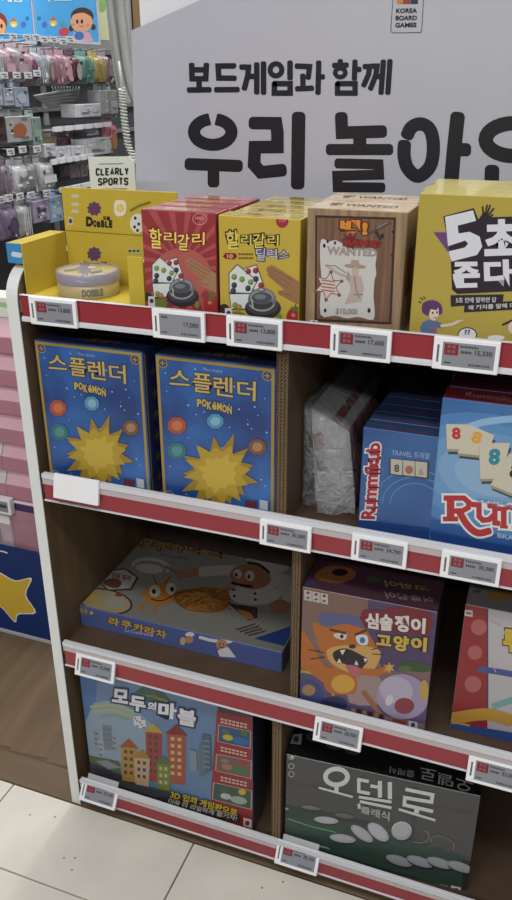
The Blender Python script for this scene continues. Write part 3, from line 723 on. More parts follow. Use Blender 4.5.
for ch, q in (('스', [(72, 106), (148, 116), (146, 168), (72, 162)]), ('플', [(156, 118), (226, 126), (224, 196), (158, 188)]), ('렌', [(232, 130), (304, 138), (304, 210), (234, 200)]), ('더', [(318, 146), (388, 152), (386, 224), (322, 212)])):
    f.text('title', ch, eq(q), (176, 152, 86), .012, (64, 56, 60), .04, uvq=True)
for i, ch in enumerate('POKéMON'):
    xa = 172 + i * 18.5; ya = 212 + i * 4 + (2, -2, 3, 0, -1, 2, 3)[i]
    f.text('subtitle', ch, eq([(xa, ya), (xa + 17, ya + 3), (xa + 17, ya + 32), (xa, ya + 29)]), (176, 152, 66), .05, (34, 44, 84), .07, uvq=True)
f.text('author_name', 'Marc André', eq([(196, 100), (265, 110), (264, 120), (196, 110)]), (150, 160, 176), .0, uvq=True)
random.seed(3)
for k in range(46):
    sx, sy = random.uniform(50, 435), random.uniform(90, 580); r = random.uniform(1.6, 4.2)
    f.add('stars', eq(ell(sx, sy, r, r, 6)), [tuple(range(6))], (120, 156, 196))
# plain golden burst and cut gems in the lower half of the cover
def blob(cx, cy, R, r, n, rot=0): return eq(star(cx, cy, R, r, n, rot))
rr_ = random.Random(11)
def burst(cx_, cy_, R, r, n, sx, sy):
    o_ = []
    for k in range(2 * n):
        q_ = (R * rr_.uniform(.82, 1.12)) if k % 2 == 0 else r * rr_.uniform(.92, 1.05)
        a_ = math.radians(-97 + 180 * k / n); o_.append((cx_ + sx * q_ * math.cos(a_), cy_ + sy * q_ * math.sin(a_)))
    return o_
for R, r, n_, c in ((150, 92, 13, (140, 114, 40)), (122, 84, 12, (162, 136, 46)), (76, 58, 11, (178, 152, 62))):
    v = eq(burst(252, 486, R, r, n_, 1.0, .95)); f.add('golden_burst', v, [tuple(range(len(v)))], c)
def gem(cx_, cy_, r, c, c2):
    o8 = [(cx_ + r * math.cos(math.radians(22.5 + 45 * k)), cy_ + r * .9 * math.sin(math.radians(22.5 + 45 * k))) for k in range(8)]
    v = eq(o8); f.add('gem#%d' % cx_ + str(cy_), v, [tuple(range(8))], c); v = eq([(cx_ + (a_ - cx_) * .58, cy_ + (b_ - cy_) * .58) for a_, b_ in o8]); f.add('gem#%d' % cx_ + str(cy_), v, [tuple(range(8))], c2)
gem(100, 312, 36, (150, 74, 54), (176, 104, 70)); gem(240, 296, 32, (76, 128, 160), (118, 160, 180)); gem(100, 404, 36, (52, 104, 110), (78, 128, 130)); gem(394, 390, 34, (110, 76, 52), (150, 116, 84))
for x0, x1, y0, c in ((348, 392, 582, (92, 46, 60)), (402, 432, 582, (176, 178, 184))):
    f.add('logo#%d' % x0, eq([(x0, y0), (x1, y0 + 6), (x1, y0 + 40), (x0, y0 + 34)]), [(0, 1, 2, 3)], c)
f.clip(.0004, .0004, w - .0004, h - .0004); f.build({'golden_burst': 'golden burst of light'})
f = side(t, w, gain=G2); f.urect('side_print', .004, .004, .0075, h - .004, GD); f.urect('side_print', d - .0075, .004, d - .004, h - .004, GD)
for k in range(6): f.add('side_print', star(d / 2, .03 + k * .04, .013, .005, 4), [tuple(range(8))], (112, 94, 50))
f.build()
f = top(t, h, gain=G2); f.urect('top_print', .004, .003, w - .004, .0055, GD); f.urect('top_print', .004, d - .006, w - .004, d - .003, GD); f.text('top_print', '스플렌더', [(.07, .046), (.15, .046), (.15, .022), (.07, .022)], (112, 96, 60), .03, uvq=True); f.build()
copies(t, [(.234, 0, 0), (0, .0695, 0), (.234, .0695, 0), (0, .139, 0), (.234, .139, 0)],
       ['dark blue game box with gold border and gold lettering, the right of two', 'second dark blue box behind the left front one, gold-edged top showing', 'second dark blue box behind the right front one, gold-edged top showing', 'third dark blue box at the back of the left row', 'third dark blue box at the back of the right row'])

# ---------------------------------------------------------------- game wrapped in a clear bag
bg = thing('bagged_game', 'white and red game box in a crumpled clear plastic bag beside the cardboard divider', 'board game', (.50, .10, ZT[1]))
def bagp(x_, y_, Y=.10): v = atY(x_, y_, Y); return (v.x - .50, v.z - ZT[1])
SEC = [bagp(308, 407), bagp(346, 432), bagp(352, 508), bagp(312, 500)]
SEC = [(x_ + .006, max(z_, .004)) for x_, z_ in SEC]
bd = .262
MBG = mat((150, 150, 152), .4, 1.2, noise=.05, scale=12); MBR = mat((120, 20, 40), .4, 1.1)
vs = [(x_, 0, z_) for x_, z_ in SEC] + [(x_, bd, z_) for x_, z_ in SEC]
mesh('box', vs, [(3, 2, 1, 0), (4, 5, 6, 7), (0, 1, 5, 4), (1, 2, 6, 5), (2, 3, 7, 6), (3, 0, 4, 7)], [MBG, MBR], [0, 0, 0, 1, 0, 0], bg)
tl_, tr_ = Vector((SEC[0][0], 0, SEC[0][1])), Vector((SEC[1][0], 0, SEC[1][1])); tw = (tr_ - tl_).length
f = Face(bg, tl_, tr_ - tl_, (0, 1, 0), gain=1.1); f.urect('top_stripe', tw * .52, .004, tw * .72, bd - .004, (110, 20, 40)); f.urect('top_edge', tw * .95, .004, tw * .995, bd - .004, (110, 20, 40)); f.build()
f = Face(bg, (0, 0, 0), (1, 0, 0), (0, 0, 1), gain=1.1, crop=(280, 350, 4.267))
f.poly('front_print', [(140, 360), (180, 350), (190, 420), (150, 430)], (130, 100, 102)); f.stroke('front_print', [(120, 420), (270, 420)], 5, (120, 122, 124), cap='b'); f.clip(.006, .03, .09, .17); f.build()
def film(name, alpha, sc):
    m = bpy.data.materials.new(name); m.use_nodes = True; nt = m.node_tree
    out = nt.nodes['Material Output']; pb = nt.nodes['Principled BSDF']
    tr = nt.nodes.new('ShaderNodeBsdfTransparent'); mx = nt.nodes.new('ShaderNodeMixShader'); tc = nt.nodes.new('ShaderNodeTexCoord')
    nz = nt.nodes.new('ShaderNodeTexNoise'); nz.inputs['Scale'].default_value = sc; nz.inputs['Detail'].default_value = 3; nz.inputs['Distortion'].default_value = 1.5
    bp = nt.nodes.new('ShaderNodeBump'); bp.inputs['Strength'].default_value = 1.0; bp.inputs['Distance'].default_value = .012
    nt.links.new(tc.outputs['Object'], nz.inputs[0]); nt.links.new(nz.outputs[0], bp.inputs['Height']); nt.links.new(bp.outputs[0], pb.inputs['Normal'])
    pb.inputs['Base Color'].default_value = (.62, .64, .66, 1); pb.inputs['Roughness'].default_value = .13; pb.inputs['Specular IOR Level'].default_value = .8
    rp = nt.nodes.new('ShaderNodeMapRange'); rp.inputs[1].default_value = .35; rp.inputs[2].default_value = .75; rp.inputs[3].default_value = alpha * .45; rp.inputs[4].default_value = alpha * 1.5
    nt.links.new(nz.outputs[0], rp.inputs[0]); nt.links.new(rp.outputs[0], mx.inputs[0])
    nt.links.new(tr.outputs[0], mx.inputs[1]); nt.links.new(pb.outputs[0], mx.inputs[2]); nt.links.new(mx.outputs[0], out.inputs[0])
    return m
M_BAG = film('crumpled_bag_film', .27, 32)
rnd = random.Random(4)
# outline of the bag seen from the front, as rings from the back to the gathered front
OUT0 = [bagp(*p_) for p_ in ((306, 401), (297, 415), (290.5, 432), (291.5, 462), (297, 492), (306, 504), (318, 512), (350, 513), (357, 484), (352, 450), (349, 428), (330, 412))]
OUT0 = [(max(x_, .0035), max(z_, .0015)) for x_, z_ in OUT0]
OUT = catmull(OUT0, 3, True); n = len(OUT); cx_ = sum(p_[0] for p_ in OUT) / n; cz_ = sum(p_[1] for p_ in OUT) / n
vs = []; fs = []; rings = [(bd + .006, .97), (.20, .98), (.13, .97), (.07, .98), (.02, 1.0), (-.012, 1.0), (-.022, .90), (-.028, .72), (-.030, .50), (-.031, .28), (-.030, .10)]
for j, (yy, k_) in enumerate(rings):
    for i, (x_, z_) in enumerate(OUT):
        q_ = math.sin(i * 2.3 + j * 1.7) * .5 + math.sin(i * .9 - j * 2.9) * .5
        kk = k_ * (1 + .035 * q_)
        vs.append((max(.003, cx_ + (x_ - cx_) * kk), yy + .004 * math.sin(i * 1.9 + j * 3.1), max(.0012, cz_ + (z_ - cz_) * kk)))
for j in range(len(rings) - 1):
    for i in range(n): fs.append((j * n + i, (j + 1) * n + i, (j + 1) * n + (i + 1) % n, j * n + (i + 1) % n))
fs.append(tuple((len(rings) - 1) * n + i for i in range(n)))
mesh('plastic_bag', vs, fs, M_BAG, parent=bg, smooth=True)
# folded tail of the bag hanging in front
vs = []; fs = []
for j in range(9):
    for i in range(7):
        u = i / 6; v = j / 8; p_ = bagp(317 + u * 36 + 2 * v * u, 470 + v * 44, .06)
        vs.append((p_[0], -.040 - .006 * math.sin(u * 9 + v * 4), max(.0015, p_[1])))
for j in range(8):
    for i in range(6): a_ = j * 7 + i; fs.append((a_, a_ + 7, a_ + 8, a_ + 1))
mesh('bag_tail', vs, fs, film('bag_tail_film', .34, 45), parent=bg, smooth=True)

# ---------------------------------------------------------------- small tile games
w, h, d = .119, .194, .036
SB = starry_blue('printed_blue_swirl', (32, 68, 122), (48, 92, 146), 1.15, 7)
t = game_box('small_tile_game', 'small blue tile game box with red lettering running up its left side', .6195, .019, ZT[1], w, d, h, (SB, (30, 52, 96), (46, 62, 96)), gain=1.15, group='small blue tile games in a row')
f = front(t, gain=1.15, crop=(350, 370, 3.16))
for r in (62, 82, 104): f.stroke('picture', ell(205, 420, r * 1.25, r, 20, 180, 320), 5, (74, 116, 164))
f.poly('picture', [(0, 470), (270, 500), (270, 560), (0, 540)], (30, 58, 112))
f.text('title', 'Rummikub', [(34, 470), (52, 232), (98, 228), (80, 472)], (150, 42, 52), .04, (196, 196, 200), .07)
f.text('subtitle', 'TRAVEL 트래블', [(132, 250), (254, 262), (252, 282), (132, 270)], (140, 164, 196), .0)
f.text('small_print', 'ORIGINAL', [(92, 440), (102, 300), (108, 300), (98, 440)], (90, 110, 150), .0)
f.poly('tiles', [(124, 278), (252, 290), (248, 346), (122, 330)], (56, 62, 80))
for i in range(3):
    xa = 129 + i * 39; ya = 280 + i * 4
    f.poly('tiles', [(xa, ya), (xa + 37, ya + 4), (xa + 36, ya + 52), (xa, ya + 47)], (168, 162, 148))
f.text('tiles', '8', (140, 298, 156, 322), (60, 60, 66), .03); f.ell('tiles', 187, 315, 13, 13, (150, 90, 80), 14); f.text('tiles', '6', (218, 310, 232, 332), (120, 120, 120), .02)
f.clip(.0004, .0004, w - .0004, h - .0004); f.build({'title': 'red lettering with white outline'})
f = top(t, h, gain=1.15); f.urect('top_print', .03, .006, .10, .010, (104, 60, 70)); f.urect('top_print', .004, .016, w - .004, .018, (70, 86, 118)); f.build()
copies(t, [(.001 + .0012 * i, .0368 * (i + 1), 0) for i in range(7)], [ORD[i] + ' small blue tile game box counted back from the front one' for i in range(7)])

# ---------------------------------------------------------------- big tile games
w, h, d = .345, .258, .052
SK = starry_blue('printed_sky_blue', (44, 92, 150), (66, 116, 168), 1.0, 5)
t = game_box('big_tile_game', 'big sky-blue tile game box with cream number tiles and red lettering', .7345, .0185, ZT[1], w, d, h, (SK, (40, 84, 140), (112, 34, 42)), gain=1.15, group='big sky-blue tile games in a row')
f = front(t, gain=1.15, crop=(350, 370, 3.16)); P = 'picture'
for k in range(5):
    f.ell('sky_glow', 450, 330, 330 - k * 52, 190 - k * 30, tuple(int(a_ + (b_ - a_) * (k + 1) / 5) for a_, b_ in zip((58, 108, 164), (126, 158, 188))), 30, 12)
f.poly('sky_glow', [(255, 470), (420, 510), (700, 560), (700, 700), (255, 600)], (36, 78, 136)); f.poly('sky_glow', [(255, 505), (420, 540), (700, 590), (700, 700), (255, 600)], (28, 62, 118))
f.stroke(P, [(335, 200), (420, 165), (560, 150)], 22, (128, 164, 198), smooth=4)

CR = (184, 178, 160); SH = (52, 60, 74); SD = (140, 132, 112)
def tile(q, n, c, nq):
    f.poly('tiles', [(x_ + 4, y_ + 16) for x_, y_ in q], SH); f.poly('tiles', [(x_ - 1, y_ + 8) for x_, y_ in q], SD); f.poly('tiles', q, CR)
    f.text('tiles', n, nq, c, .05)
tile([(304, 170), (374, 172), (372, 250), (307, 250)], '8', (168, 52, 52), [(322, 180), (350, 182), (350, 220), (322, 218)])
tile([(378, 172), (456, 206), (432, 272), (340, 262)], '8', (196, 146, 60), [(392, 190), (422, 200), (410, 236), (380, 226)])
tile([(408, 230), (506, 230), (478, 342), (412, 344)], '8', (48, 122, 140), [(438, 248), (478, 248), (472, 300), (438, 300)])
tile([(504, 262), (620, 300), (580, 420), (444, 362)], '8', (44, 44, 48), [(512, 290), (560, 300), (548, 350), (500, 340)])
RW = (160, 46, 50); OW = (206, 206, 204)
def rum(wd, c):
    k = wd
    f.stroke('title', [(318, 402), (318, 468)], 24 + k, c, cap='b'); f.stroke('title', [(296 - k / 2, 404), (336, 404)], 17 + k, c, cap='b'); f.stroke('title', [(294 - k / 2, 470), (342 + k / 2, 470)], 15 + k, c, cap='b')
    f.stroke('title', [(326, 404), (360, 404), (376, 418), (374, 434), (356, 444), (326, 445)], 17 + k, c); f.stroke('title', [(345, 446), (372, 490), (404, 514), (440, 508)], 22 + k, c, smooth=4)
    f.stroke('title', [(388 - k / 2, 424), (408, 426), (408, 462), (420, 474), (440, 472), (452, 460)], 17 + k, c); f.stroke('title', [(440 - k / 2, 428), (458, 430), (458, 482), (470 + k / 2, 484)], 17 + k, c)
    for i, xa in enumerate((486, 524, 562)):
        f.stroke('title', [(xa, 436 + i * 2), (xa, 492 + i * 3)], 18 + k, c, cap='b'); f.stroke('title', [(xa - 12 - k / 2, 494 + i * 3), (xa + 13 + k / 2, 496 + i * 3)], 10 + k, c, cap='b')
    f.stroke('title', [(470 - k / 2, 438), (488, 438), (505, 432), (522, 442), (540, 436), (560, 446)], 14 + k, c)
rum(13, OW); rum(0, RW)
f.text('title', 'mikub', [(585, 425), (795, 455), (795, 530), (585, 500)], RW, .06, OW, .05)
f.text('small_print', 'BRAND', [(466, 514), (560, 530), (560, 546), (466, 528)], (150, 166, 190), .02); f.text('subtitle', '세계적인 두뇌게임', [(398, 402), (560, 428), (560, 446), (398, 418)], (84, 124, 168), .02)
f.clip(.0004, .0004, w - .0004, h - .0004); f.build({'title': 'big red slab lettering with white outline'})
f = top(t, h, gain=1.15); f.text('top_print', 'Rummikub', [(.03, .036), (.11, .036), (.11, .014), (.03, .014)], (150, 120, 124), .02, uvq=True); f.build()
copies(t, [(.002, .053, 0), (.0, .106, 0), (.003, .159, 0)], [ORD[i] + ' big sky-blue tile game back in its row, dark red top showing' for i in range(3)])

# ================================================================ THIRD SHELF
G3 = 2.6
# ---------------------------------------------------------------- flat box with noodles and chef
w, d, h = .450, .295, .050
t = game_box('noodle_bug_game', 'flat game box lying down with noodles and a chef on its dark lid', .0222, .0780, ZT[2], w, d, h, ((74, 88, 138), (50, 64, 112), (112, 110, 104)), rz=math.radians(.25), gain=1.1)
f = front(t, gain=1.1, crop=(70, 520, 4.267)); GD = (184, 152, 76)
for i, (ch, xa) in enumerate(zip('라쿠카라차', (165, 218, 270, 318, 366))):
    ya = 412 + i * 13
    f.text('title', ch, [(xa, ya), (xa + 46, ya + 10), (xa + 44, ya + 42), (xa, ya + 34)], GD, .04, (70, 48, 40), .06)
f.text('small_title', '라쿠', [(42, 372), (76, 378), (76, 408), (42, 400)], (160, 134, 64), .03); f.ell('small_title', 92, 396, 8, 8, (190, 150, 70), 10)
f.text('subtitle', 'La Cucaracha', [(236, 462), (356, 484), (354, 498), (236, 476)], (190, 190, 206))
f.crop = (180, 520, 4.267); WH = (196, 194, 196); SKN = (168, 122, 96)
f.ell('chef', 42, 488, 20, 10, WH, 14); f.ell('chef', 38, 510, 20, 16, SKN, 14); f.ell('chef', 12, 516, 12, 18, (176, 156, 110), 12); f.stroke('chef', [(86, 500), (130, 512), (160, 516)], 14, WH)
f.ell('chef', 205, 510, 24, 16, WH, 16); f.ell('chef', 178, 530, 24, 24, SKN, 16); f.poly('chef', [(160, 556), (205, 540), (240, 586), (170, 582)], WH); f.ell('chef', 170, 528, 3, 4, (40, 34, 34), 6); f.ell('chef', 186, 530, 3, 4, (40, 34, 34), 6); f.stroke('chef', [(166, 540), (186, 544)], 4, (70, 46, 40))
f.text('publisher_name', 'Ravensburger', [(294, 520), (424, 542), (422, 562), (292, 538)], (150, 166, 200), .02)
f.clip(.0004, .0004, w - .0004, h - .0004); f.build()
f = top(t, h, gain=1.1, crop=(70, 520, 4.267))
P = 'lid_picture'
for i, (ch, xa) in enumerate(zip('라쿠카', (276, 352, 426))):
    ya = 84 + i * 8; f.text('lid_title', ch, [(xa, ya), (xa + 64, ya + 6), (xa + 58, ya + 42), (xa - 4, ya + 34)], (140, 104, 50), .04, (60, 36, 26), .06)
f.text('lid_subtitle', 'La Cucaracha', [(388, 138), (505, 156), (500, 172), (386, 152)], (70, 70, 96))
f.stroke(P, ell(345, 200, 76, 32, 20, 170, 380, 6), 14, (150, 150, 150)); f.ell(P, 340, 208, 60, 20, (150, 148, 146), 18, 6); f.stroke(P, [(410, 200), (470, 232), (520, 240)], 10, (96, 90, 88))
f.poly(P, [(116, 258), (150, 214), (236, 206), (294, 246), (262, 300), (160, 304)], (60, 54, 52)); f.poly(P, [(124, 258), (154, 220), (234, 212), (284, 247), (256, 292), (164, 298)], (150, 148, 144)); f.poly(P, catmull([(140, 260), (190, 250), (222, 268), (200, 292), (150, 280)], 3, True), (96, 64, 50)); f.text(P, '진동 벌레', [(180, 224), (262, 238), (256, 262), (176, 246)], (110, 60, 56), .03)
f.ell(P, 150, 348, 118, 54, (54, 46, 40), 24, 10); f.ell(P, 150, 348, 110, 48, (146, 132, 100), 24, 10); f.ell(P, 84, 328, 34, 18, (166, 140, 60), 14); f.ell(P, 190, 350, 46, 26, (140, 136, 124), 16); f.ell(P, 210, 320, 18, 8, (110, 60, 50), 10)
# bug
OR = (150, 100, 42); DO = (120, 72, 34)
f.poly(P, [(318, 330), (330, 290), (360, 276), (412, 272), (440, 286), (458, 310), (450, 340), (404, 362), (350, 362)], OR, 3); f.ell(P, 362, 304, 24, 26, (160, 158, 140), 16); f.ell(P, 430, 294, 22, 26, (160, 158, 140), 16); f.ell(P, 358, 306, 9, 11, (30, 26, 26), 10); f.ell(P, 436, 296, 9, 11, (30, 26, 26), 10)
f.stroke(P, [(345, 338), (390, 346), (436, 326)], 5, (60, 36, 26), smooth=3); f.stroke(P, [(372, 278), (352, 236)], 6, DO); f.stroke(P, [(404, 272), (430, 240)], 6, DO)
for q in ([(330, 345), (296, 376), (306, 386)], [(365, 360), (356, 400)], [(312, 322), (290, 300)]): f.stroke(P, q, 10, OR)
f.poly(P, [(440, 320), (500, 296), (640, 292), (690, 330), (650, 390), (540, 392), (470, 370)], (112, 70, 36), 3)
random.seed(5)
for k in range(30):
    xa = random.uniform(450, 640); ya = random.uniform(300, 385)
    f.stroke(P, [(xa, ya), (xa + 40, ya - 12 + random.uniform(-12, 12)), (xa + 75, ya + random.uniform(-16, 16))], 6, random.choice([(156, 112, 56), (138, 92, 44), (120, 76, 36)]), smooth=3)
f.crop = (180, 520, 4.267)
for i, (ch, xa) in enumerate(zip('라차', (40, 130))):
    ya = 100 + i * 16; f.text('lid_title', ch, [(xa, ya), (xa + 80, ya + 14), (xa + 72, ya + 56), (xa - 6, ya + 40)], (140, 104, 50), .04, (60, 36, 26), .06)
f.stroke(P, [(0, 236), (50, 226), (95, 220)], 34, (130, 92, 74)); f.stroke(P, [(95, 222), (180, 216), (230, 216)], 44, (146, 142, 138))
f.poly(P, [(205, 240), (250, 300), (420, 290), (470, 330), (470, 240), (400, 220), (330, 300), (260, 280)], (146, 142, 140)); f.ell(P, 320, 320, 110, 46, (150, 146, 142), 22); f.ell(P, 300, 245, 88, 52, (126, 84, 66), 24, 8)
f.poly(P, [(285, 180), (300, 160), (380, 160), (460, 180), (455, 220), (380, 232), (340, 196)], (148, 144, 142), 3); f.stroke(P, [(290, 184), (340, 194), (380, 226)], 12, (44, 34, 32), smooth=3)
f.ell(P, 246, 232, 18, 20, (158, 152, 146), 14); f.ell(P, 298, 240, 20, 22, (158, 152, 146), 14); f.ell(P, 240, 236, 7, 9, (36, 30, 30), 8); f.ell(P, 294, 244, 7, 9, (36, 30, 30), 8); f.ell(P, 258, 262, 18, 12, (138, 84, 68), 12); f.stroke(P, [(222, 270), (258, 280), (306, 286)], 12, (40, 30, 28), smooth=3)
for q in ((230, 300), (232, 326), (320, 316), (322, 342)): f.ell(P, q[0], q[1], 7, 6, (50, 44, 46), 8)
f.stroke(P, [(440, 280), (470, 330)], 60, (146, 142, 140)); f.ell(P, 425, 372, 46, 30, (128, 88, 70), 16); f.stroke(P, [(390, 400), (340, 440), (300, 470)], 8, (120, 116, 114))
for k in range(4): f.stroke(P, [(240 + k * 18, 470 + k * 8), (320 + k * 14, 446 + k * 10)], 6, (64, 62, 66))
f.poly(P, [(200, 355), (330, 376), (330, 420), (290, 430)], (60, 44, 38)); f.poly(P, [(240, 380), (300, 398), (320, 425), (280, 425)], (130, 92, 50))
f.poly(P, [(318, 508), (470, 456), (470, 545), (440, 538)], (34, 54, 104))
f.clip(.002, .002, w - .002, d - .002); f.build({'lid_title': 'gold cartoon lettering'})

# ---------------------------------------------------------------- orange cat game
w, d, h = .230, .112, .2605
t = game_box('grumpy_cat_game', 'tall game box with a yelling orange cartoon cat, right of the cardboard divider', .5315, .0085, ZT[2], w, d, h, ((112, 84, 86), (70, 52, 66), (72, 48, 60)), rz=math.radians(1.6), gain=.95)
f = front(t, gain=.95, crop=(290, 540, 3.2)); P = 'picture'
f.poly(P, [(36, 146), (250, 196), (240, 250), (150, 330), (30, 300)], (118, 92, 84)); f.poly(P, [(250, 190), (470, 226), (460, 420), (300, 420), (250, 320)], (76, 62, 96)); f.poly(P, [(30, 420), (240, 470), (440, 530), (430, 620), (28, 520)], (84, 70, 110)); f.poly(P, [(200, 440), (280, 430), (300, 520), (190, 520)], (150, 126, 124), 3)
f.stroke(P, ell(30, 510, 110, 90, 16, 250, 360), 8, (166, 142, 60)); f.ell(P, 50, 500, 60, 56, (58, 66, 112), 20); f.ell(P, 60, 480, 22, 18, (150, 116, 80), 12); f.ell(P, 140, 525, 44, 26, (40, 44, 80), 16)
OC = (168, 98, 44); OL = (190, 150, 84)
f.poly(P, [(36, 290), (70, 330), (110, 400), (150, 420), (120, 460), (60, 420), (36, 400)], OC, 3); f.poly(P, [(110, 420), (190, 400), (216, 460), (200, 492), (130, 490), (108, 460)], OC, 3); f.ell(P, 170, 460, 38, 30, (196, 150, 60), 16)
f.poly(P, [(80, 300), (74, 262), (120, 280), (180, 262), (236, 282), (262, 316), (288, 362), (276, 400), (240, 434), (180, 424), (130, 398), (96, 350)], OC, 4)
f.poly(P, [(92, 250), (104, 232), (170, 238), (236, 250), (240, 282), (180, 268), (116, 276)], (84, 88, 130), 4)
f.poly(P, [(120, 350), (190, 336), (284, 350), (280, 398), (244, 432), (190, 424), (134, 394)], OL, 4); f.poly(P, catmull([(138, 360), (180, 346), (236, 372), (250, 384), (232, 410), (222, 436), (180, 398), (150, 392)], 4, True), (44, 26, 36))
f.poly(P, [(180, 400), (216, 404), (232, 426), (216, 440), (190, 424)], (168, 96, 108), 3)
for q in ([(160, 352), (168, 368), (178, 350)], [(236, 378), (240, 392), (250, 380)], [(150, 392), (158, 378), (166, 394)], [(206, 398), (212, 384), (220, 400)]): f.poly(P, q, (206, 200, 190))
f.poly(P, [(140, 300), (180, 296), (176, 318), (150, 314)], (200, 190, 176), 3); f.poly(P, [(212, 306), (246, 304), (248, 334), (220, 332)], (200, 200, 210), 3); f.ell(P, 166, 308, 6, 7, (40, 40, 60), 8); f.ell(P, 232, 320, 9, 10, (50, 110, 140), 10); f.stroke(P, [(130, 286), (178, 298)], 8, (90, 44, 26)); f.stroke(P, [(210, 302), (244, 288)], 8, (90, 44, 26)); f.ell(P, 200, 340, 12, 7, (60, 34, 40), 10)
for q in ([(60, 350), (110, 360)], [(66, 380), (112, 374)], [(262, 350), (300, 340)], [(264, 364), (300, 366)]): f.stroke(P, q, 3, (60, 36, 30))
f.stroke(P, [(230, 420), (280, 424), (310, 412)], 22, OC); f.poly(P, star(318, 408, 20, 9, 6), OL)
f.ell(P, 360, 500, 84, 72, (150, 138, 166), 28, 12); f.ell(P, 340, 480, 54, 44, (172, 162, 182), 20, 12); f.ell(P, 404, 404, 52, 16, (54, 78, 50), 18, 10); f.ell(P, 368, 412, 22, 10, (78, 104, 60), 12); f.ell(P, 366, 530, 32, 26, (130, 56, 66), 18); f.ell(P, 318, 512, 12, 18, (196, 190, 200), 12, 20); f.ell(P, 430, 480, 14, 34, (176, 146, 76), 12)
f.poly(P, [(300, 560), (440, 590), (436, 612), (300, 590)], (120, 108, 92)); f.stroke(P, [(236, 486), (262, 520), (290, 560)], 16, (140, 96, 62))
R = (112, 36, 44)
f.poly('title', [(234, 222), (300, 226), (330, 214), (446, 228), (446, 300), (400, 300), (240, 280)], R, 2)
for ch, q in (('심', [(240, 232), (284, 234), (284, 286), (242, 280)]), ('술', [(286, 236), (330, 238), (328, 290), (288, 288)]), ('쟁', [(334, 238), (382, 242), (380, 296), (336, 290)]), ('이', [(386, 246), (436, 250), (432, 300), (388, 296)])):
    f.text('title', ch, q, (206, 198, 194), .05, (88, 24, 36), .05)
for ch, q in (('고', [(276, 300), (326, 306), (324, 340), (276, 334)]), ('양', [(330, 302), (382, 308), (378, 358), (332, 352)]), ('이', [(386, 308), (440, 312), (436, 358), (388, 352)])):
    f.text('title', ch, q, (190, 164, 72), .05, (60, 34, 30), .07)
for i in range(3): f.poly('rating_logos', [(46 + i * 26, 158 + i * 5), (70 + i * 26, 162 + i * 5), (70 + i * 26, 196 + i * 5), (46 + i * 26, 190 + i * 5)], (176, 170, 166)); f.ell('rating_logos', 58 + i * 26, 168 + i * 5, 6, 5, (130, 50, 56), 8); f.ell('rating_logos', 58 + i * 26, 184 + i * 5, 6, 4, (90, 80, 80), 8)
for i in range(6): f.poly('logos', [(196 + i * 18, 536 + i * 4), (210 + i * 18, 538 + i * 4), (210 + i * 18, 552 + i * 4), (196 + i * 18, 550 + i * 4)], (66, 34, 36) if i % 2 else (150, 120, 70))
f.poly('logos', [(328, 570), (372, 578), (372, 598), (328, 590)], (134, 52, 52)); f.poly('logos', [(380, 576), (408, 582), (408, 606), (380, 600)], (190, 186, 186)); f.ell('logos', 394, 590, 7, 8, (60, 60, 70), 8)
f.clip(.0004, .0004, w - .0004, h - .0004); f.build({'title': 'cream and gold Korean lettering'})
f = top(t, h, gain=.95, crop=(290, 540, 3.2)); f.poly('top_print', [(80, 120), (120, 84), (200, 92), (206, 120), (150, 140)], (132, 84, 48), 3); f.ell('top_print', 160, 104, 26, 12, (40, 28, 34), 12); f.ell('top_print', 270, 126, 26, 9, (62, 80, 60), 12); f.ell('top_print', 60, 138, 16, 10, (60, 56, 100), 10)
f.text('top_print', '고양이', [(440, 150), (300, 128), (306, 150), (446, 164)], (140, 116, 66), .04, (50, 30, 36), .05); f.text('top_print', '심술쟁이', [(460, 184), (300, 164), (310, 188), (466, 200)], (126, 104, 104), .04)
f.clip(.001, .001, w - .001, d - .001); f.build()

# ---------------------------------------------------------------- red and white game at the right edge
w, d, h = .262, .10, .266
t = game_box('red_white_tile_game', 'white game box with a red left band and yellow lettering, cut by the frame', .802, .046, ZT[2], w, d, h, ((176, 172, 176), (110, 40, 46), (120, 114, 120)), rz=math.radians(1.0), gain=.95)
f = front(t, gain=.95, crop=(430, 560, 5.0)); RD = (140, 44, 48)
f.poly('red_band', [(100, 200), (287, 240), (287, 860), (80, 860)], RD); f.stroke('red_band', [(287, 236), (288, 760)], 8, (64, 60, 72), cap='b')
f.poly('blue_band', [(60, 800), (250, 835), (520, 880), (520, 960), (60, 880)], (48, 74, 136)); f.poly('blue_band', [(100, 800), (200, 822), (200, 832), (100, 812)], (176, 142, 80))
f.poly('red_band', [(174, 248), (213, 252), (213, 284), (174, 278)], (196, 186, 186)); f.stroke('red_band', [(184, 262), (204, 268)], 12, (120, 100, 100))
f.text('title', '루미큐브', [(366, 336), (700, 380), (700, 500), (364, 456)], (200, 170, 60), .06, (56, 46, 40), .05)
f.stroke('blue_stripe', [(250, 545), (330, 556), (520, 590)], 30, (70, 82, 140)); f.stroke('thin_line#1', [(300, 300), (360, 330)], 4, (196, 150, 150)); f.stroke('thin_line#2', [(300, 500), (330, 560)], 4, (190, 160, 150))
for x_, y_, r in ((245, 335, 40), (225, 462, 36), (215, 620, 42)):     # plain round colour spots on the band
    f.ell('spot#%d' % y_, x_, y_, r, r, (166, 92, 92), 20)
f.stroke('stripe#1', [(120, 790), (280, 770), (400, 800)], 60, (184, 140, 60), smooth=4); f.stroke('stripe#2', [(320, 730), (440, 690)], 30, (110, 160, 160))
f.clip(.0004, .0004, w - .0004, h - .0004); f.build()
f = top(t, h, gain=.95, crop=(430, 560, 5.0)); f.ell('top_print', 350, 180, 60, 26, (150, 112, 54), 16); f.ell('top_print', 236, 158, 22, 8, (90, 90, 90), 10); f.clip(.001, .001, w - .001, d - .001); f.build()

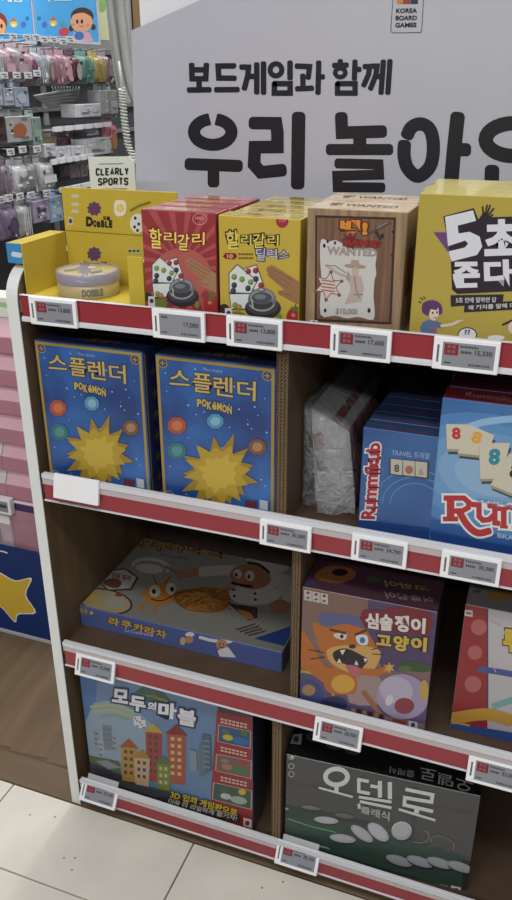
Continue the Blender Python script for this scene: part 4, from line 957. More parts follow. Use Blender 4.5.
# ================================================================ LOWEST SHELF
# ---------------------------------------------------------------- city board game
G4 = .95
w, d, h = .392, .070, .355
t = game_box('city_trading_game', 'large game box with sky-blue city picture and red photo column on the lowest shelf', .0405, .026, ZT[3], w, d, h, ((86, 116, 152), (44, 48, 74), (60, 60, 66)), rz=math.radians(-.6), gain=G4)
f = front(t, gain=G4, crop=(70, 660, 4.655)); P = 'picture'
f.poly(P, [(40, 40), (130, 60), (110, 300), (60, 360)], (66, 104, 150)); f.poly(P, [(110, 200), (330, 250), (420, 420), (90, 480)], (128, 146, 164), 3)
f.poly(P, [(80, 440), (230, 470), (240, 560), (380, 640), (90, 560)], (70, 92, 66)); f.poly(P, [(88, 472), (300, 560), (460, 640), (460, 680), (100, 600)], (58, 56, 66)); f.poly(P, [(120, 470), (170, 466), (240, 500), (180, 508)], (128, 128, 134))
for xa, ya, ww, hh, c in ((108, 320, 28, 110, (128, 138, 150)), (150, 300, 44, 120, (104, 116, 132)), (196, 340, 22, 90, (136, 142, 150)), (130, 370, 26, 70, (146, 150, 156))):
    f.poly(P, [(xa, ya), (xa + ww, ya + 6), (xa + ww + 8, ya + hh), (xa + 8, ya + hh - 4)], c)
    for k in range(3): f.poly(P, [(xa + 5, ya + 16 + k * 24), (xa + ww - 5, ya + 20 + k * 24), (xa + ww - 4, ya + 28 + k * 24), (xa + 6, ya + 24 + k * 24)], (90, 102, 118))
# green palace roof behind the title
f.poly(P, [(296, 168), (345, 118), (372, 104), (400, 122), (470, 196), (400, 200)], (60, 92, 86), 3); f.stroke(P, [(302, 160), (380, 168), (450, 190)], 10, (140, 124, 60)); f.ell(P, 388, 168, 14, 8, (120, 108, 60), 10)
for a, b, c in (((96, 216), (300, 240), (150, 160, 110)), ((110, 240), (290, 262), (160, 156, 96)), ((140, 264), (270, 276), (120, 140, 130))): f.stroke('streamers', [a, ((a[0] + b[0]) / 2, a[1] - 8), b], 11, c, smooth=3)
# bright plain buildings on the square, where the cover figures stand
def tower(x0, x1, y0, y1, c, roof, sl=.12, win=None):
    f.poly('buildings', [(x0, y0), (x1, y0 + (x1 - x0) * sl), (x1 - 4, y1 + (x1 - x0) * sl), (x0 + 6, y1)], c)
    m_ = (x0 + x1) / 2; f.poly('buildings', [(x0 - 8, y0 + 2), (m_, y0 - (x1 - x0) * .5), (x1 + 8, y0 + (x1 - x0) * sl + 2)], roof)
    for r_ in range(int((y1 - y0) / 34)):
        for k in range(2):
            xa = x0 + (x1 - x0) * (.2 + .36 * k); ya = y0 + 14 + r_ * 32 + (xa - x0) * sl; d_ = (x1 - x0) * .2
            f.poly('buildings', [(xa, ya), (xa + d_, ya + d_ * sl), (xa + d_, ya + 16 + d_ * sl), (xa, ya + 16)], win or (70, 62, 66))
tower(352, 428, 330, 560, (140, 62, 50), (170, 140, 58)); tower(452, 540, 340, 570, (150, 78, 60), (120, 44, 44), win=(190, 160, 110)); tower(238, 312, 400, 560, (160, 122, 52), (146, 70, 50)); tower(300, 372, 450, 580, (176, 150, 120), (150, 112, 52)); tower(404, 470, 478, 610, (112, 120, 58), (78, 104, 64), win=(170, 170, 130))
f.poly('buildings', [(230, 560), (520, 620), (540, 650), (400, 640), (220, 580)], (70, 70, 74))
# dice
for q, dd in (([(296, 262), (330, 258), (336, 296), (300, 304)], 0), ([(318, 280), (352, 276), (356, 310), (322, 316)], 1)):
    f.poly('dice', q, (196, 196, 198))
    for k in range(3): f.ell('dice', q[0][0] + 9 + k * 9, q[0][1] + 8 + k * 12, 4, 4, (40, 40, 44), 8)
TW = (206, 206, 210); TO = (40, 48, 84)
for ch, q in (('모', [(202, 130), (276, 138), (274, 204), (196, 192)]), ('두', [(280, 160), (356, 172), (352, 244), (278, 230)]), ('의', [(362, 190), (404, 196), (402, 238), (362, 232)]), ('마', [(414, 192), (500, 202), (496, 276), (410, 264)]), ('블', [(502, 220), (590, 236), (584, 312), (504, 296)])):
    f.text('title', ch, q, TW, .05, TO, .09)
f.crop = (170, 680, 4.655)
for i in range(6): f.stroke('subtitle', [(70 + i * 22, 68 + i * 5), (82 + i * 22, 71 + i * 5)], 14, (60, 70, 92) if i % 2 else (130, 136, 150))
f.poly(P, [(150, 250), (190, 256), (196, 420), (150, 440)], (74, 92, 108)); f.poly(P, [(90, 320), (125, 330), (128, 420), (95, 420)], (120, 134, 146)); f.poly(P, [(136, 300), (160, 290), (166, 440), (140, 450)], (92, 106, 118))
for k in range(6): f.poly(P, [(156, 276 + k * 24), (186, 280 + k * 24), (187, 288 + k * 24), (157, 284 + k * 24)], (110, 126, 140))
f.poly('red_column', [(220, 140), (394, 172), (396, 720), (180, 640), (190, 560)], (138, 44, 46)); f.poly('red_column', [(216, 100), (390, 138), (392, 176), (232, 150)], (58, 58, 62)); f.stroke('red_column', [(262, 128), (380, 152)], 5, (140, 140, 142))
def photo(q, cols):
    f.poly('photos', q, (178, 150, 140)); c = [sum(p[0] for p in q) / 4, sum(p[1] for p in q) / 4]
    f.poly('photos', [(c[0] + (a - c[0]) * .95, c[1] + (b - c[1]) * .93) for a, b in q], cols[0])
    for (dx, dy, rx, ry), cc in zip(((-30, 4, 26, 14), (30, 22, 40, 18), (46, -16, 18, 14), (-40, -24, 20, 10)), cols[1:]): f.ell('photos', c[0] + dx, c[1] + dy, rx, ry, cc, 12, 12)
photo([(226, 204), (378, 236), (376, 318), (222, 284)], ((48, 78, 110), (176, 160, 40), (46, 96, 150), (70, 100, 60), (90, 96, 90)))
photo([(216, 340), (382, 372), (380, 458), (212, 420)], ((112, 84, 78), (150, 110, 90), (70, 110, 70), (150, 60, 50), (120, 116, 110)))
photo([(204, 472), (384, 512), (382, 602), (196, 552)], ((58, 84, 70), (170, 176, 180), (150, 160, 150), (186, 160, 50), (60, 100, 60)))
for y_, dy in ((184, 0), (316, 0), (454, 0)):
    for r_ in range(2):
        for i in range(7): f.poly('captions', [(238 + i * 18, y_ + r_ * 14 - 10 + i * 4), (251 + i * 18, y_ + r_ * 14 - 7 + i * 4), (251 + i * 18, y_ + r_ * 14 + 1 + i * 4), (238 + i * 18, y_ + r_ * 14 - 2 + i * 4)], (190, 170, 166))
f.poly(P, [(-60, 540), (180, 560), (330, 625), (330, 660), (100, 620), (-80, 570)], (52, 52, 50))
f.text('slogan', '3D 입체 게임판으로', [(10, 510), (318, 598), (314, 632), (0, 545)], (190, 168, 60), .04, (40, 36, 34), .05); f.text('slogan', '더욱 더 리얼하게 즐기자!', [(0, 546), (316, 630), (312, 652), (-10, 572)], (186, 180, 176), .03)
f.poly('captions', [(344, 636), (382, 646), (382, 686), (344, 676)], (200, 190, 186)); f.ell('captions', 362, 662, 11, 12, (120, 50, 50), 10)
f.clip(.0004, .0004, w - .0004, h - .0004); f.build({'title': 'white Korean title with navy outline', 'red_column': 'red column of product photos'})

# ---------------------------------------------------------------- black disc game
w, d, h = .368, .092, .2535
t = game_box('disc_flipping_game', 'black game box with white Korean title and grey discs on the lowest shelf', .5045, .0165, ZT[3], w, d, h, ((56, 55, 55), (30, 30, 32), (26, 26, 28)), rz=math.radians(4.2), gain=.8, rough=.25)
f = front(t, gain=1.1, crop=(270, 715, 4.267)); P = 'picture'; GY = (150, 150, 156); GK = (52, 76, 66)
f.poly(P, [(56, 400), (300, 440), (560, 520), (820, 600), (820, 760), (50, 560)], (50, 68, 60)); f.poly(P, [(56, 380), (250, 420), (430, 460), (400, 470), (56, 430)], (48, 60, 56))
for k in range(7): f.stroke(P, ell(60 + k * 26, 545 + k * 7, 46, 26, 8, 200, 320), 7, (128, 138, 136))
f.stroke(P, [(76, 442), (180, 476), (280, 500)], 4, (90, 150, 110)); f.stroke(P, [(60, 398), (76, 400)], 7, (150, 160, 156))
def disc(x_, y_, rx, ry, rot, c): f.ell('discs', x_ + 2, y_ + 7, rx, ry, (40, 42, 44), 22, rot); f.ell('discs', x_, y_, rx, ry, c, 22, rot); f.ell('discs', x_ - 3, y_ - 2, rx * .8, ry * .72, tuple(min(255, v + 12) for v in c), 20, rot)
disc(175, 395, 42, 9, 8, (92, 94, 96)); disc(240, 448, 52, 15, 6, GY); disc(310, 526, 56, 18, 8, GY); disc(320, 430, 44, 12, 8, (78, 80, 82)); disc(392, 505, 56, 22, 36, GY); disc(462, 498, 54, 28, 40, (158, 160, 166))
f.crop = (370, 740, 3.606)
disc(114, 326, 37, 34, 0, GY); f.stroke('discs', ell(114, 326, 34, 30, 14, 190, 350), 4, (186, 188, 190)); f.stroke('discs', ell(180, 345, 34, 24, 14, -60, 130), 4, (112, 112, 116)); f.stroke('discs', ell(262, 370, 44, 22, 16, 150, 380, 20), 4, (104, 104, 108)); f.stroke('discs', [(205, 385), (245, 372), (292, 402)], 3, (104, 104, 108))
for k, (xx, yy) in enumerate(((105, 434), (180, 437), (252, 442), (325, 456))): disc(xx, yy, 50, 17, 18, (132, 136, 140))
f.poly(P, [(30, 470), (380, 560), (380, 600), (0, 520)], (34, 56, 46))
TT = (186, 190, 186); TD = (84, 104, 92)
f.crop = (270, 715, 4.267)
f.stroke('title', ell(284, 262, 47, 34, 26), 20, TT, closed=True); f.stroke('title', [(284, 300), (284, 328)], 18, TT, cap='b'); f.stroke('title', [(208, 308), (354, 348)], 9, TT, cap='b')
f.crop = (370, 740, 3.606)
# 델
for p, ww in (([(-46, 140), (-4, 148)], 12), ([(-40, 140), (-40, 184), (0, 192)], 12), ([(2, 164), (28, 168)], 12), ([(36, 146), (36, 206)], 15), ([(72, 150), (72, 212)], 15), ([(-40, 204), (78, 222)], 10), ([(-36, 220), (78, 243)], 10), ([(-40, 228), (-38, 246)], 10)): f.stroke('title', p, ww, TT, cap='b')
for p, ww in (([(128, 176), (226, 196), (222, 222), (126, 206), (124, 232), (228, 256)], 13), ([(170, 238), (168, 262)], 18), ([(104, 248), (236, 288)], 9)): f.stroke('title', p, ww, TT, cap='b')
f.crop = (270, 715, 4.267)
f.text('subtitle', '클래식', [(388, 384), (512, 412), (510, 452), (386, 414)], (150, 152, 152), .03)
for y_ in (176, 216, 250): f.stroke('marks', ell(92, y_, 11, 12, 12), 4, (150, 150, 150), closed=True)
f.ell('marks', 94, 176, 6, 8, (196, 196, 196), 8)
f.crop = (370, 740, 3.606)
f.poly('logo#1', [(292, 522), (328, 530), (326, 556), (292, 548)], (196, 196, 196)); f.ell('logo#1', 310, 540, 9, 9, (60, 60, 60), 8); f.poly('logo#2', [(252, 518), (282, 524), (282, 536), (252, 530)], (140, 120, 120))
f.clip(.0004, .0004, w - .0004, h - .0004); f.build({'title': 'white Korean title'})
f = top(t, h, gain=1.1, crop=(370, 740, 3.606))
for ch, q in (('오', [(372, 158), (312, 138), (306, 176), (364, 190)]), ('델', [(304, 132), (246, 118), (242, 158), (298, 172)]), ('로', [(240, 110), (182, 100), (180, 140), (234, 152)])):
    f.text('top_print', ch, [q[2], q[3], q[0], q[1]][:0] or [q[3], q[2], q[1], q[0]][:0] or [(q[3][0], q[3][1]), (q[2][0], q[2][1]), (q[1][0], q[1][1]), (q[0][0], q[0][1])], (140, 142, 142), .01)
f.text('top_print', '클래식', [(158, 138), (70, 118), (72, 96), (162, 112)], (118, 120, 120), .02)
f.crop = (270, 715, 4.267); f.poly('top_logo', [(96, 84), (138, 80), (132, 128), (86, 122)], (128, 128, 128)); f.ell('top_logo', 112, 104, 12, 14, (50, 50, 50), 10)
for x_, y_ in ((190, 96), (276, 128), (356, 150)): f.ell('top_disc#%d' % x_, x_, y_, 36, 20, (62, 62, 64), 16, 8); f.ell('top_disc#%d' % x_, x_, y_ - 3, 28, 14, (44, 44, 46), 14, 8)
f.clip(.001, .001, w - .001, d - .001); f.build()

# ================================================================ ITEMS BEHIND THE SHELF
# ---------------------------------------------------------------- folded sign card
cs = thing('sign_card', 'white sign card with two lines of black capitals behind the yellow tray', 'sign', (0, .215, ZT[0]))
p = [atY(x_, y_, .215) for x_, y_ in ((88, 157), (129, 156.5), (134, 162), (138, 200))]
q = [(v.x, v.z - ZT[0]) for v in p]; q = [(q[0][0] - .0, q[0][1]), q[1], q[2], (q[2][0] + .001, 0), (q[0][0] + .001, 0)]
slab('card', q, .003, mat((222, 226, 218), .45, noise=.02, scale=10), cs)
f = Face(cs, (0, 0, 0), (1, 0, 0), (0, 0, 1), crop=(70, 120, 7.314)); KK = (30, 30, 32)
LT = {'C': [[(1, .2), (.8, 0), (.2, 0), (0, .2), (0, .8), (.2, 1), (.8, 1), (1, .8)]], 'L': [[(0, 0), (0, 1), (1, 1)]], 'E': [[(1, 0), (0, 0), (0, 1), (1, 1)], [(0, .5), (.85, .5)]],
      'A': [[(0, 1), (.5, 0), (1, 1)], [(.2, .68), (.8, .68)]], 'R': [[(0, 1), (0, 0), (.75, 0), (1, .15), (1, .38), (.75, .52), (0, .52)], [(.5, .52), (1, 1)]], 'Y': [[(0, 0), (.5, .5), (1, 0)], [(.5, .5), (.5, 1)]],
      'S': [[(1, .2), (.8, 0), (.2, 0), (0, .2), (.1, .4), (.9, .6), (1, .8), (.8, 1), (.2, 1), (0, .8)]], 'P': [[(0, 1), (0, 0), (.8, 0), (1, .15), (1, .42), (.8, .55), (0, .55)]],
      'O': [[(.2, 0), (.8, 0), (1, .2), (1, .8), (.8, 1), (.2, 1), (0, .8), (0, .2), (.2, 0)]], 'T': [[(0, 0), (1, 0)], [(.5, 0), (.5, 1)]]}
for word, x0, x1, y0, y1, sl in (('CLEARLY', 194, 428, 358, 402, -6), ('SPORTS', 210, 426, 430, 474, -4)):
    n_ = len(word); st = (x1 - x0 + 12) / n_
    for i, ch in enumerate(word):
        xa = x0 + i * st; ya = y0 + sl * i / n_
        for pl_ in LT[ch]: f.stroke('lettering', [(xa + u_ * (st - 15), ya + v_ * (y1 - y0)) for u_, v_ in pl_], 12, KK, cap='b')
f.stroke('small_print', [(210, 322), (390, 318)], 7, (150, 154, 148), cap='b'); f.stroke('small_print', [(220, 506), (420, 502)], 9, (150, 154, 148), cap='b'); f.build()

# ---------------------------------------------------------------- hoses and coiled cord
MH = mat((168, 170, 168), .3, noise=.08, scale=30, coat=.2, name='grey_hose')
hb = thing('hose_bundle', 'bundle of pale grey plastic hoses hanging beside the header board', 'hose', (0, .55, 1.3))
def loc(v, o): return v - Vector(o.location)
for x0, x1, rr, dy in ((110, 121, .0075, 0), (114, 126, .008, .012), (120, 129, .009, .004), (126, 131, .009, .016), (107.5, 116, .004, .014)):
    pts = [loc(atY(x0 - 1, -40, .55 + dy), hb) + Vector((-.02, 0, 1.1)), loc(atY(x0 - 1, -40, .55 + dy), hb), loc(atY(x0, 0, .55 + dy), hb), loc(atY(x0 + (x1 - x0) * .35, 30, .55 + dy), hb), loc(atY(x0 + (x1 - x0) * .75, 62, .55 + dy), hb), loc(atY(x1 + 2, 86, .552 + dy), hb), loc(atY(x1 + 9, 104, .556 + dy), hb)]
    sm = []
    for i in range(len(pts) - 1):
        for k in range(5): sm.append(pts[i].lerp(pts[i + 1], k / 5))
    tube('hose', sm + [pts[-1]], rr, MH, hb, 10)
cc = thing('coiled_cord', 'white coiled cord hanging down to the sign card', 'cord', (0, .50, 1.3))
A = [loc(atY(121.5, 88, .50), cc), loc(atY(123, 105, .50), cc), loc(atY(125, 125, .50), cc), loc(atY(128, 145, .50), cc), loc(atY(136, 163, .50), cc)]
pts = []; N = 420
for i in range(N):
    s_ = i / (N - 1) * (len(A) - 1); k = min(int(s_), len(A) - 2); c = A[k].lerp(A[k + 1], s_ - k); an = i / N * 2 * math.pi * 24
    pts.append(c + Vector((math.cos(an) * .0062, math.sin(an) * .0062, 0)))
tube('coil', pts, .0019, mat((206, 208, 200), .4), cc, 6)
tube('straight_end', [A[0] + Vector((-.002, 0, .05)), A[0] + Vector((0, 0, .02)), A[0]], .0022, mat((206, 208, 200), .4), cc, 6)
# wooden column far behind
wc = thing('wooden_column', 'brown wooden column rising behind the header board', 'column', (0, 1.0, 0))
xl = atY(132.5, 15, 1.0).x; xr = atY(156, 10, 1.0).x
box('shaft', xl, xr + .02, 0, .25, 0, 2.6, mat((140, 112, 78), .6, noise=.15, scale=20, stretch=(1, 1, .1), name='brown_column_wood'), wc)
box('edge_strip', xl - .006, xl - .0002, -.004, .25, 0, 2.6, mat((40, 36, 34), .6), wc); box('edge_strip', xr + .0202, xr + .026, -.004, .25, 0, 2.6, mat((40, 36, 34), .6), wc)

# ================================================================ hook gondola on the left
GX = -.63
gd = thing('hook_gondola', 'grey shop gondola with hooks of small packets, left behind the display shelf', 'gondola', (GX, .60, 0))
box('back_panel', -.03, -.0005, 0, 1.75, 0.09, 1.585, mat((70, 72, 78), .6, noise=.06, scale=30), gd)
box('base', -.03, .16, 0, 1.75, 0, .085, mat((96, 98, 102), .5), gd)
for yy in (.0125, .50, 1.1, 1.75): box('upright', -.028, .006, yy - .012, yy + .012, .086, 1.62, mat((150, 152, 154), .4), gd)
# pegboard rails
for z_ in (1.155, 1.235, 1.335, 1.415, 1.50, 1.575): box('hook_rail', .0001, .008, 0.026, 1.7, z_, z_ + .012, M_METAL, gd, bev=.0005)
PX = -.455       # plane of the packet fronts
def GP(x_, y_, X=PX): return atX(x_, y_, X)
def quadbox(x0, y0, x1, y1, X=PX):
    a = GP(x0, (y0 + y1) / 2, X); b = GP(x1, (y0 + y1) / 2, X); m = (x0 + x1) / 2
    return a.y, b.y, GP(m, y1, X).z, GP(m, y0, X).z
def hook(t, y_, z_, length):
    tube('hook', [(-length, y_, z_), (-.004, y_, z_), (.012, y_, z_ + .002), (.014, y_, z_ + .008)], .0016, M_METAL, t, 6)
M_PACK = {}
def packet(px, c, label, group, X=PX, depth=.05, kind='pouch', stripe=None, cat='packet', tagged=False):
    ya, yb, za, zb = quadbox(*px, X=X)
    w = abs(yb - ya); h = zb - za
    c = tuple(int(v * .72 + 176 * .28) if max(c) > 90 else v for v in c)
    t = thing('hanging_packet' if kind != 'carton' else 'small_carton', label, cat, (X, (ya + yb) / 2, za), 0, group)
    m = mat(c, .28, 1.0, coat=.4, noise=.18, scale=45, bump=.25, name='packet_film')
    d = depth
    if kind == 'pouch':
        vs = []; fs = []; nu, nv = 6, 7
        for sgn in (1, -1):
            for j in range(nv + 1):
                for i in range(nu + 1):
                    u = i / nu; v = j / nv
                    bul = (max(0, 1 - (2 * u - 1) ** 4) * max(0, 1 - (2 * v - 1) ** 6)) ** .6
                    x_ = -d / 2 + sgn * d / 2 * bul + .0025 * math.sin(9 * u + 7 * v + za * 50) * bul
                    vs.append((x_, (u - .5) * w * (1 - .03 * math.sin(v * 9)), v * h))
        K = (nu + 1) * (nv + 1)
        for s_ in (0, 1):
            for j in range(nv):
                for i in range(nu):
                    a = s_ * K + j * (nu + 1) + i; f_ = (a, a + 1, a + nu + 2, a + nu + 1); fs.append(f_ if s_ == 0 else f_[::-1])
        mesh('pouch', vs, fs, m, parent=t, smooth=True)
    else:
        box('carton' if kind == 'carton' else 'pack', -d, 0, -w / 2, w / 2, 0, h, m, t, bev=.0015)
    if kind != 'carton':
        box('header_card', -d * .5 - .0008, -d * .5 + .0008, -w * .46, w * .46, h + .0002, h + .016, mat(tuple(min(230, v + 50) for v in c), .4, 1.0), t, bev=.0003); hook(t, 0, h + .012, d * .5 + (X - GX) - .012 - d * .5)
    ff = Face(t, (0.0 if kind != 'pouch' else .0012, -w / 2, 0), (0, 1, 0), (0, 0, 1), gain=1.0, lift=.0006)
    rr2 = random.Random(int(px[0] * 7 + px[1] * 13))
    for k in range(7):
        u_ = w * rr2.uniform(.06, .7); v_ = h * rr2.uniform(.05, .85); q_ = rr2.choice([.45, .7, 1.25, 1.5]); ff.urect('print', u_, v_, min(w * .95, u_ + w * rr2.uniform(.08, .3)), min(h * .95, v_ + h * rr2.uniform(.03, .14)), tuple(min(235, int(cv * q_)) for cv in c))
    if not stripe: ff.build()
    if stripe:
        kind_, cs_ = stripe
        if kind_ == 'band': ff.urect('label_print', w * .12, h * .30, w * .88, h * .55, cs_)
        if kind_ == 'blob': ff.add('label_print', ell(w * .5, h * .45, w * .28, h * .28, 12), [tuple(range(12))], cs_)
        if kind_ == 'lines':
            for k in range(4): ff.urect('label_print', w * (.12 + .2 * k), h * .08, w * (.2 + .2 * k), h * .92, cs_)
        if kind_ == 'bow': ff.upoly('label_print', [(w * .25, h * .4), (w * .5, h * .52), (w * .75, h * .4), (w * .75, h * .66), (w * .5, h * .56), (w * .25, h * .66)], cs_); ff.add('label_print', ell(w * .3, h * .25, w * .06, h * .05, 8), [tuple(range(8))], cs_)
        if kind_ == 'text': ff.urect('label_print', w * .2, h * .25, w * .5, h * .4, cs_)
        ff.build()
    return t
ROWN = {'A': 'top hook row', 'B': 'second hook row', 'C': 'third hook row', 'D': 'fourth hook row', 'E': 'lowest hook row'}
GR = 'packets hanging on the gondola hooks'
L = packet
# top row
for px, c, nm, st in (
    ((-5, 50, 4.5, 82), (128, 158, 152), 'mint green and white', ('lines', (190, 196, 194))), ((5, 48, 16, 82), (166, 128, 140), 'dusty pink', ('band', (186, 160, 168))), ((17, 47, 29, 84), (150, 130, 140), 'greyish pink', ('band', (170, 150, 156))),
    ((30, 52, 40, 86), (166, 118, 128), 'rose pink', ('blob', (110, 66, 80))), ((40.5, 52, 48, 86), (150, 162, 172), 'pale blue', ('lines', (190, 196, 200))), ((48.5, 54, 55, 86), (138, 132, 140), 'grey', ('blob', (160, 130, 130))),
    ((55.5, 54, 64, 86), (140, 98, 112), 'mauve', ('lines', (164, 128, 138))), ((64.5, 54, 74, 86), (162, 110, 124), 'bright pink', ('blob', (186, 146, 156))), ((74.5, 55, 83.5, 85), (78, 46, 58), 'dark maroon', ('blob', (176, 160, 164))),
    ((84.5, 55, 96, 84), (64, 122, 108), 'teal green', ('lines', (90, 140, 130))), ((97.5, 56, 107, 84), (166, 142, 60), 'golden yellow', ('lines', (190, 168, 90))), ((107.5, 55, 115, 85), (140, 108, 120), 'plum pink', ('band', (150, 136, 140)))):
    L(px, c, nm + ' packet hanging in the top hook row of the gondola', GR, kind='pouch', stripe=st, depth=.06)
# second row
for px, c, nm, st in (((-6, 88, 3, 106), (148, 160, 176), 'icy blue'), ((4, 88, 14, 106), (150, 158, 176), 'powder blue'), ((15, 87, 29, 107), (142, 156, 182), 'sky blue'), ((101, 90, 109, 114), (156, 158, 162), 'clear silver'), ((110, 90, 118, 114), (140, 144, 146), 'clear grey')) and [
    ((-6, 88, 3, 106), (148, 160, 176), 'icy blue', ('band', (180, 184, 190))), ((4, 88, 14, 106), (150, 158, 176), 'powder blue', ('band', (178, 182, 190))), ((15, 87, 29, 107), (142, 156, 182), 'sky blue', ('blob', (170, 180, 196))),
    ((101, 90, 109, 114), (156, 158, 162), 'clear silver', ('lines', (186, 188, 190))), ((110, 90, 118, 114), (140, 144, 146), 'clear grey', ('band', (176, 178, 180)))]:
    L(px, c, nm + ' packet hanging in the second hook row of the gondola', GR, kind='box', stripe=st, depth=.045)
# fan of white sticks lying on the second row
fan = thing('stick_bundle', 'fan of white plastic sticks spread out in the second gondola row', 'sticks', (PX - .06, GP(60, 110).y, GP(60, 112).z))
o0 = Vector(fan.location)
for k in range(14):
    a = GP(34 + k * 1.2, 96 + k * .9, PX - .10) - o0; b = GP(78 - k * .3, 90 + k * 1.2, PX - .060 - .005 * (k % 3)) - o0
    tube('stick', [a, a.lerp(b, .5) + Vector((.004, 0, .003)), b], .0026, mat((206, 208, 204), .35), fan, 6)
for k in range(10):
    a = GP(58 + k * 2.2, 106, PX - .11) - o0; b = GP(52 + k * 3.0, 87, PX - .08) - o0
    tube('stick', [a, a.lerp(b, .5), b], .0024, mat((176, 180, 176), .35), fan, 6)
# cartons and shelf edge cards
for px, lab in (((76, 104, 101, 117), 'white shelf carton standing under the white sticks'), ((45, 144, 56, 157), 'leftmost small white carton in the third gondola row'), ((56.5, 147, 71, 159), 'second small white carton in the third gondola row'), ((72, 146, 85, 158), 'third small white carton in the third gondola row'), ((86, 138, 113, 155), 'widest white carton in the third gondola row by the red packet')):
    L(px, (206, 208, 214), lab, 'white cartons on the gondola', kind='carton', depth=.05, stripe=('text', (120, 122, 130)), cat='carton')
for i, (px, lab) in enumerate((((50, 126, 110, 128.5), 'upper'), ((48, 158, 92, 161), 'middle'), ((57, 186, 90, 189), 'lower'))):
    ya, yb, za, zb = quadbox(*px); s_ = thing('wire_shelf', lab + ' small wire shelf on the gondola holding cartons', 'shelf', (GX + .001, ya, za), group='wire shelves on the gondola')
    for k in range(7): tube('wire', [(0, (yb - ya) * k / 6, .002), (PX - GX + .004, (yb - ya) * k / 6, .002)], .0014, M_METAL, s_, 5)
    box('front_edge', PX - GX + .004, PX - GX + .0065, 0, yb - ya, -.001, zb - za + .004, M_RAILW, s_, bev=.0003)
    n = 6 if i < 2 else 3
    for k in range(n):
        yy = (yb - ya) * (k + .15) / n; box('edge_label', PX - GX + .0068, PX - GX + .0078, yy, yy + (yb - ya) * .68 / n, -.002, .011, mat((232, 234, 238), .4), s_, bev=.0002)
# third row
for px, c, nm, st, kd in (((7, 116, 32, 142), (156, 160, 158), 'clear packet with an orange print', ('blob', (160, 96, 66)), 'box'), ((33, 117, 42, 145), (112, 144, 130), 'pale green packet', ('band', (140, 164, 152)), 'box'), ((43, 137, 57, 149), (92, 86, 52), 'olive packet', ('band', (120, 110, 66)), 'box'),
                      ((58, 137, 74, 149), (72, 44, 56), 'dark wine packet', ('blob', (104, 76, 60)), 'box'), ((75, 137, 90, 149), (58, 52, 56), 'dark brown packet', ('blob', (110, 98, 74)), 'box'), ((90, 137, 94, 146), (44, 48, 84), 'navy packet', ('band', (56, 62, 100)), 'box'), ((109, 123, 119, 155), (166, 70, 86), 'red packet', ('blob', (186, 120, 70)), 'pouch'), ((-8, 116, 6, 142), (60, 44, 50), 'blackish packet', ('band', (80, 60, 60)), 'box')):
    L(px, c, nm + ' in the third hook row of the gondola', GR, kind=kd, stripe=st, depth=.045, X=PX - (.055 if kd == 'box' and px[0] > 42 else .0))
# fourth row
for px, c, nm, st in (((-6, 164, 3, 194), (118, 104, 118), 'dim purple', ('lines', (140, 124, 138))), ((3.5, 164, 14.5, 196), (134, 116, 132), 'mauve grey', ('lines', (154, 138, 150))), ((15, 164, 33, 196), (196, 198, 204), 'white printed', ('bow', (120, 122, 128))), ((33.5, 162, 41, 194), (128, 130, 130), 'clear grey', ('lines', (156, 158, 158))), ((41.5, 161, 58, 192), (198, 200, 206), 'plain white', ('band', (214, 216, 220)))):
    L(px, c, nm + ' packet in the fourth hook row of the gondola', GR, kind='pouch', stripe=st, depth=.05)
for px, c, nm in (((60, 165, 70, 177), (64, 52, 56), 'blackish brown'), ((70.5, 163, 80, 178), (112, 84, 92), 'faded rose'), ((81, 164, 88, 177), (146, 120, 120), 'pale rose')):
    L(px, c, nm + ' packet on the lower wire shelf of the gondola', GR, kind='box', stripe=None, depth=.04, X=PX - .02)
# lowest row
for px, c, nm, st, kd in (((-6, 206, 5, 242), (112, 96, 132), 'deep lilac', ('lines', (130, 116, 146)), 'pouch'), ((6, 208, 22, 240), (104, 88, 118), 'dull purple', ('blob', (86, 70, 100)), 'pouch'), ((23, 204, 33, 238), (184, 188, 186), 'clear white', ('lines', (206, 208, 206)), 'pouch'), ((33.5, 200, 50, 222), (150, 138, 168), 'lilac bow-printed', ('bow', (74, 62, 88)), 'box'), ((50.5, 196, 63, 222), (134, 160, 188), 'light blue', ('band', (160, 178, 198)), 'box')):
    L(px, c, nm + ' packet in the lowest hook row of the gondola', GR, kind=kd, stripe=st, depth=.045)
# small white price labels clipped on the hooks
k = 0
for nm, row in (('top', ((9, 33), (23, 34), (32, 34), (40, 36), (49, 36), (59, 38), (66, 36))), ('second', ((0, 72), (12.5, 72), (24, 72), (33, 70))), ('fourth', ((6.5, 149), (18.5, 146.5), (33, 146))), ('lowest', ((-3, 197), (5, 195), (16, 193.5), (27, 192.5), (43, 190.5)))):
    for i, (x_, y_) in enumerate(row):
        a = GP(x_, y_, PX + .006); b = GP(x_ + 7.5, y_, PX + .006); zz = GP(x_ + 3.5, y_ + 6.5, PX + .006).z
        o = thing('hook_label', 'small white price label clipped above the %s gondola row, %s from the left' % (nm, ['first', 'second', 'third', 'fourth', 'fifth', 'sixth', 'seventh'][i]), 'label', (PX + .006, a.y, zz), 0, 'white labels on the gondola hooks')
        wd = b.y - a.y; hh = a.z - zz
        box('card', -.0006, .0006, 0, wd, 0, hh, mat((214, 216, 220), .4), o, bev=.0002)
        ff = Face(o, (.0006, 0, 0), (0, 1, 0), (0, 0, 1), lift=.0002)
        ff.urect('print', wd * .15, hh * .55, wd * .8, hh * .75, (120, 122, 126)); ff.urect('print', wd * .4, hh * .2, wd * .85, hh * .4, (100, 102, 106)); ff.build()
        tube('clip_arm', [(-(PX + .006 - GX) + .008, wd / 2, hh * .9), (-.0007, wd / 2, hh * .9)], .0012, M_METAL, o, 5)
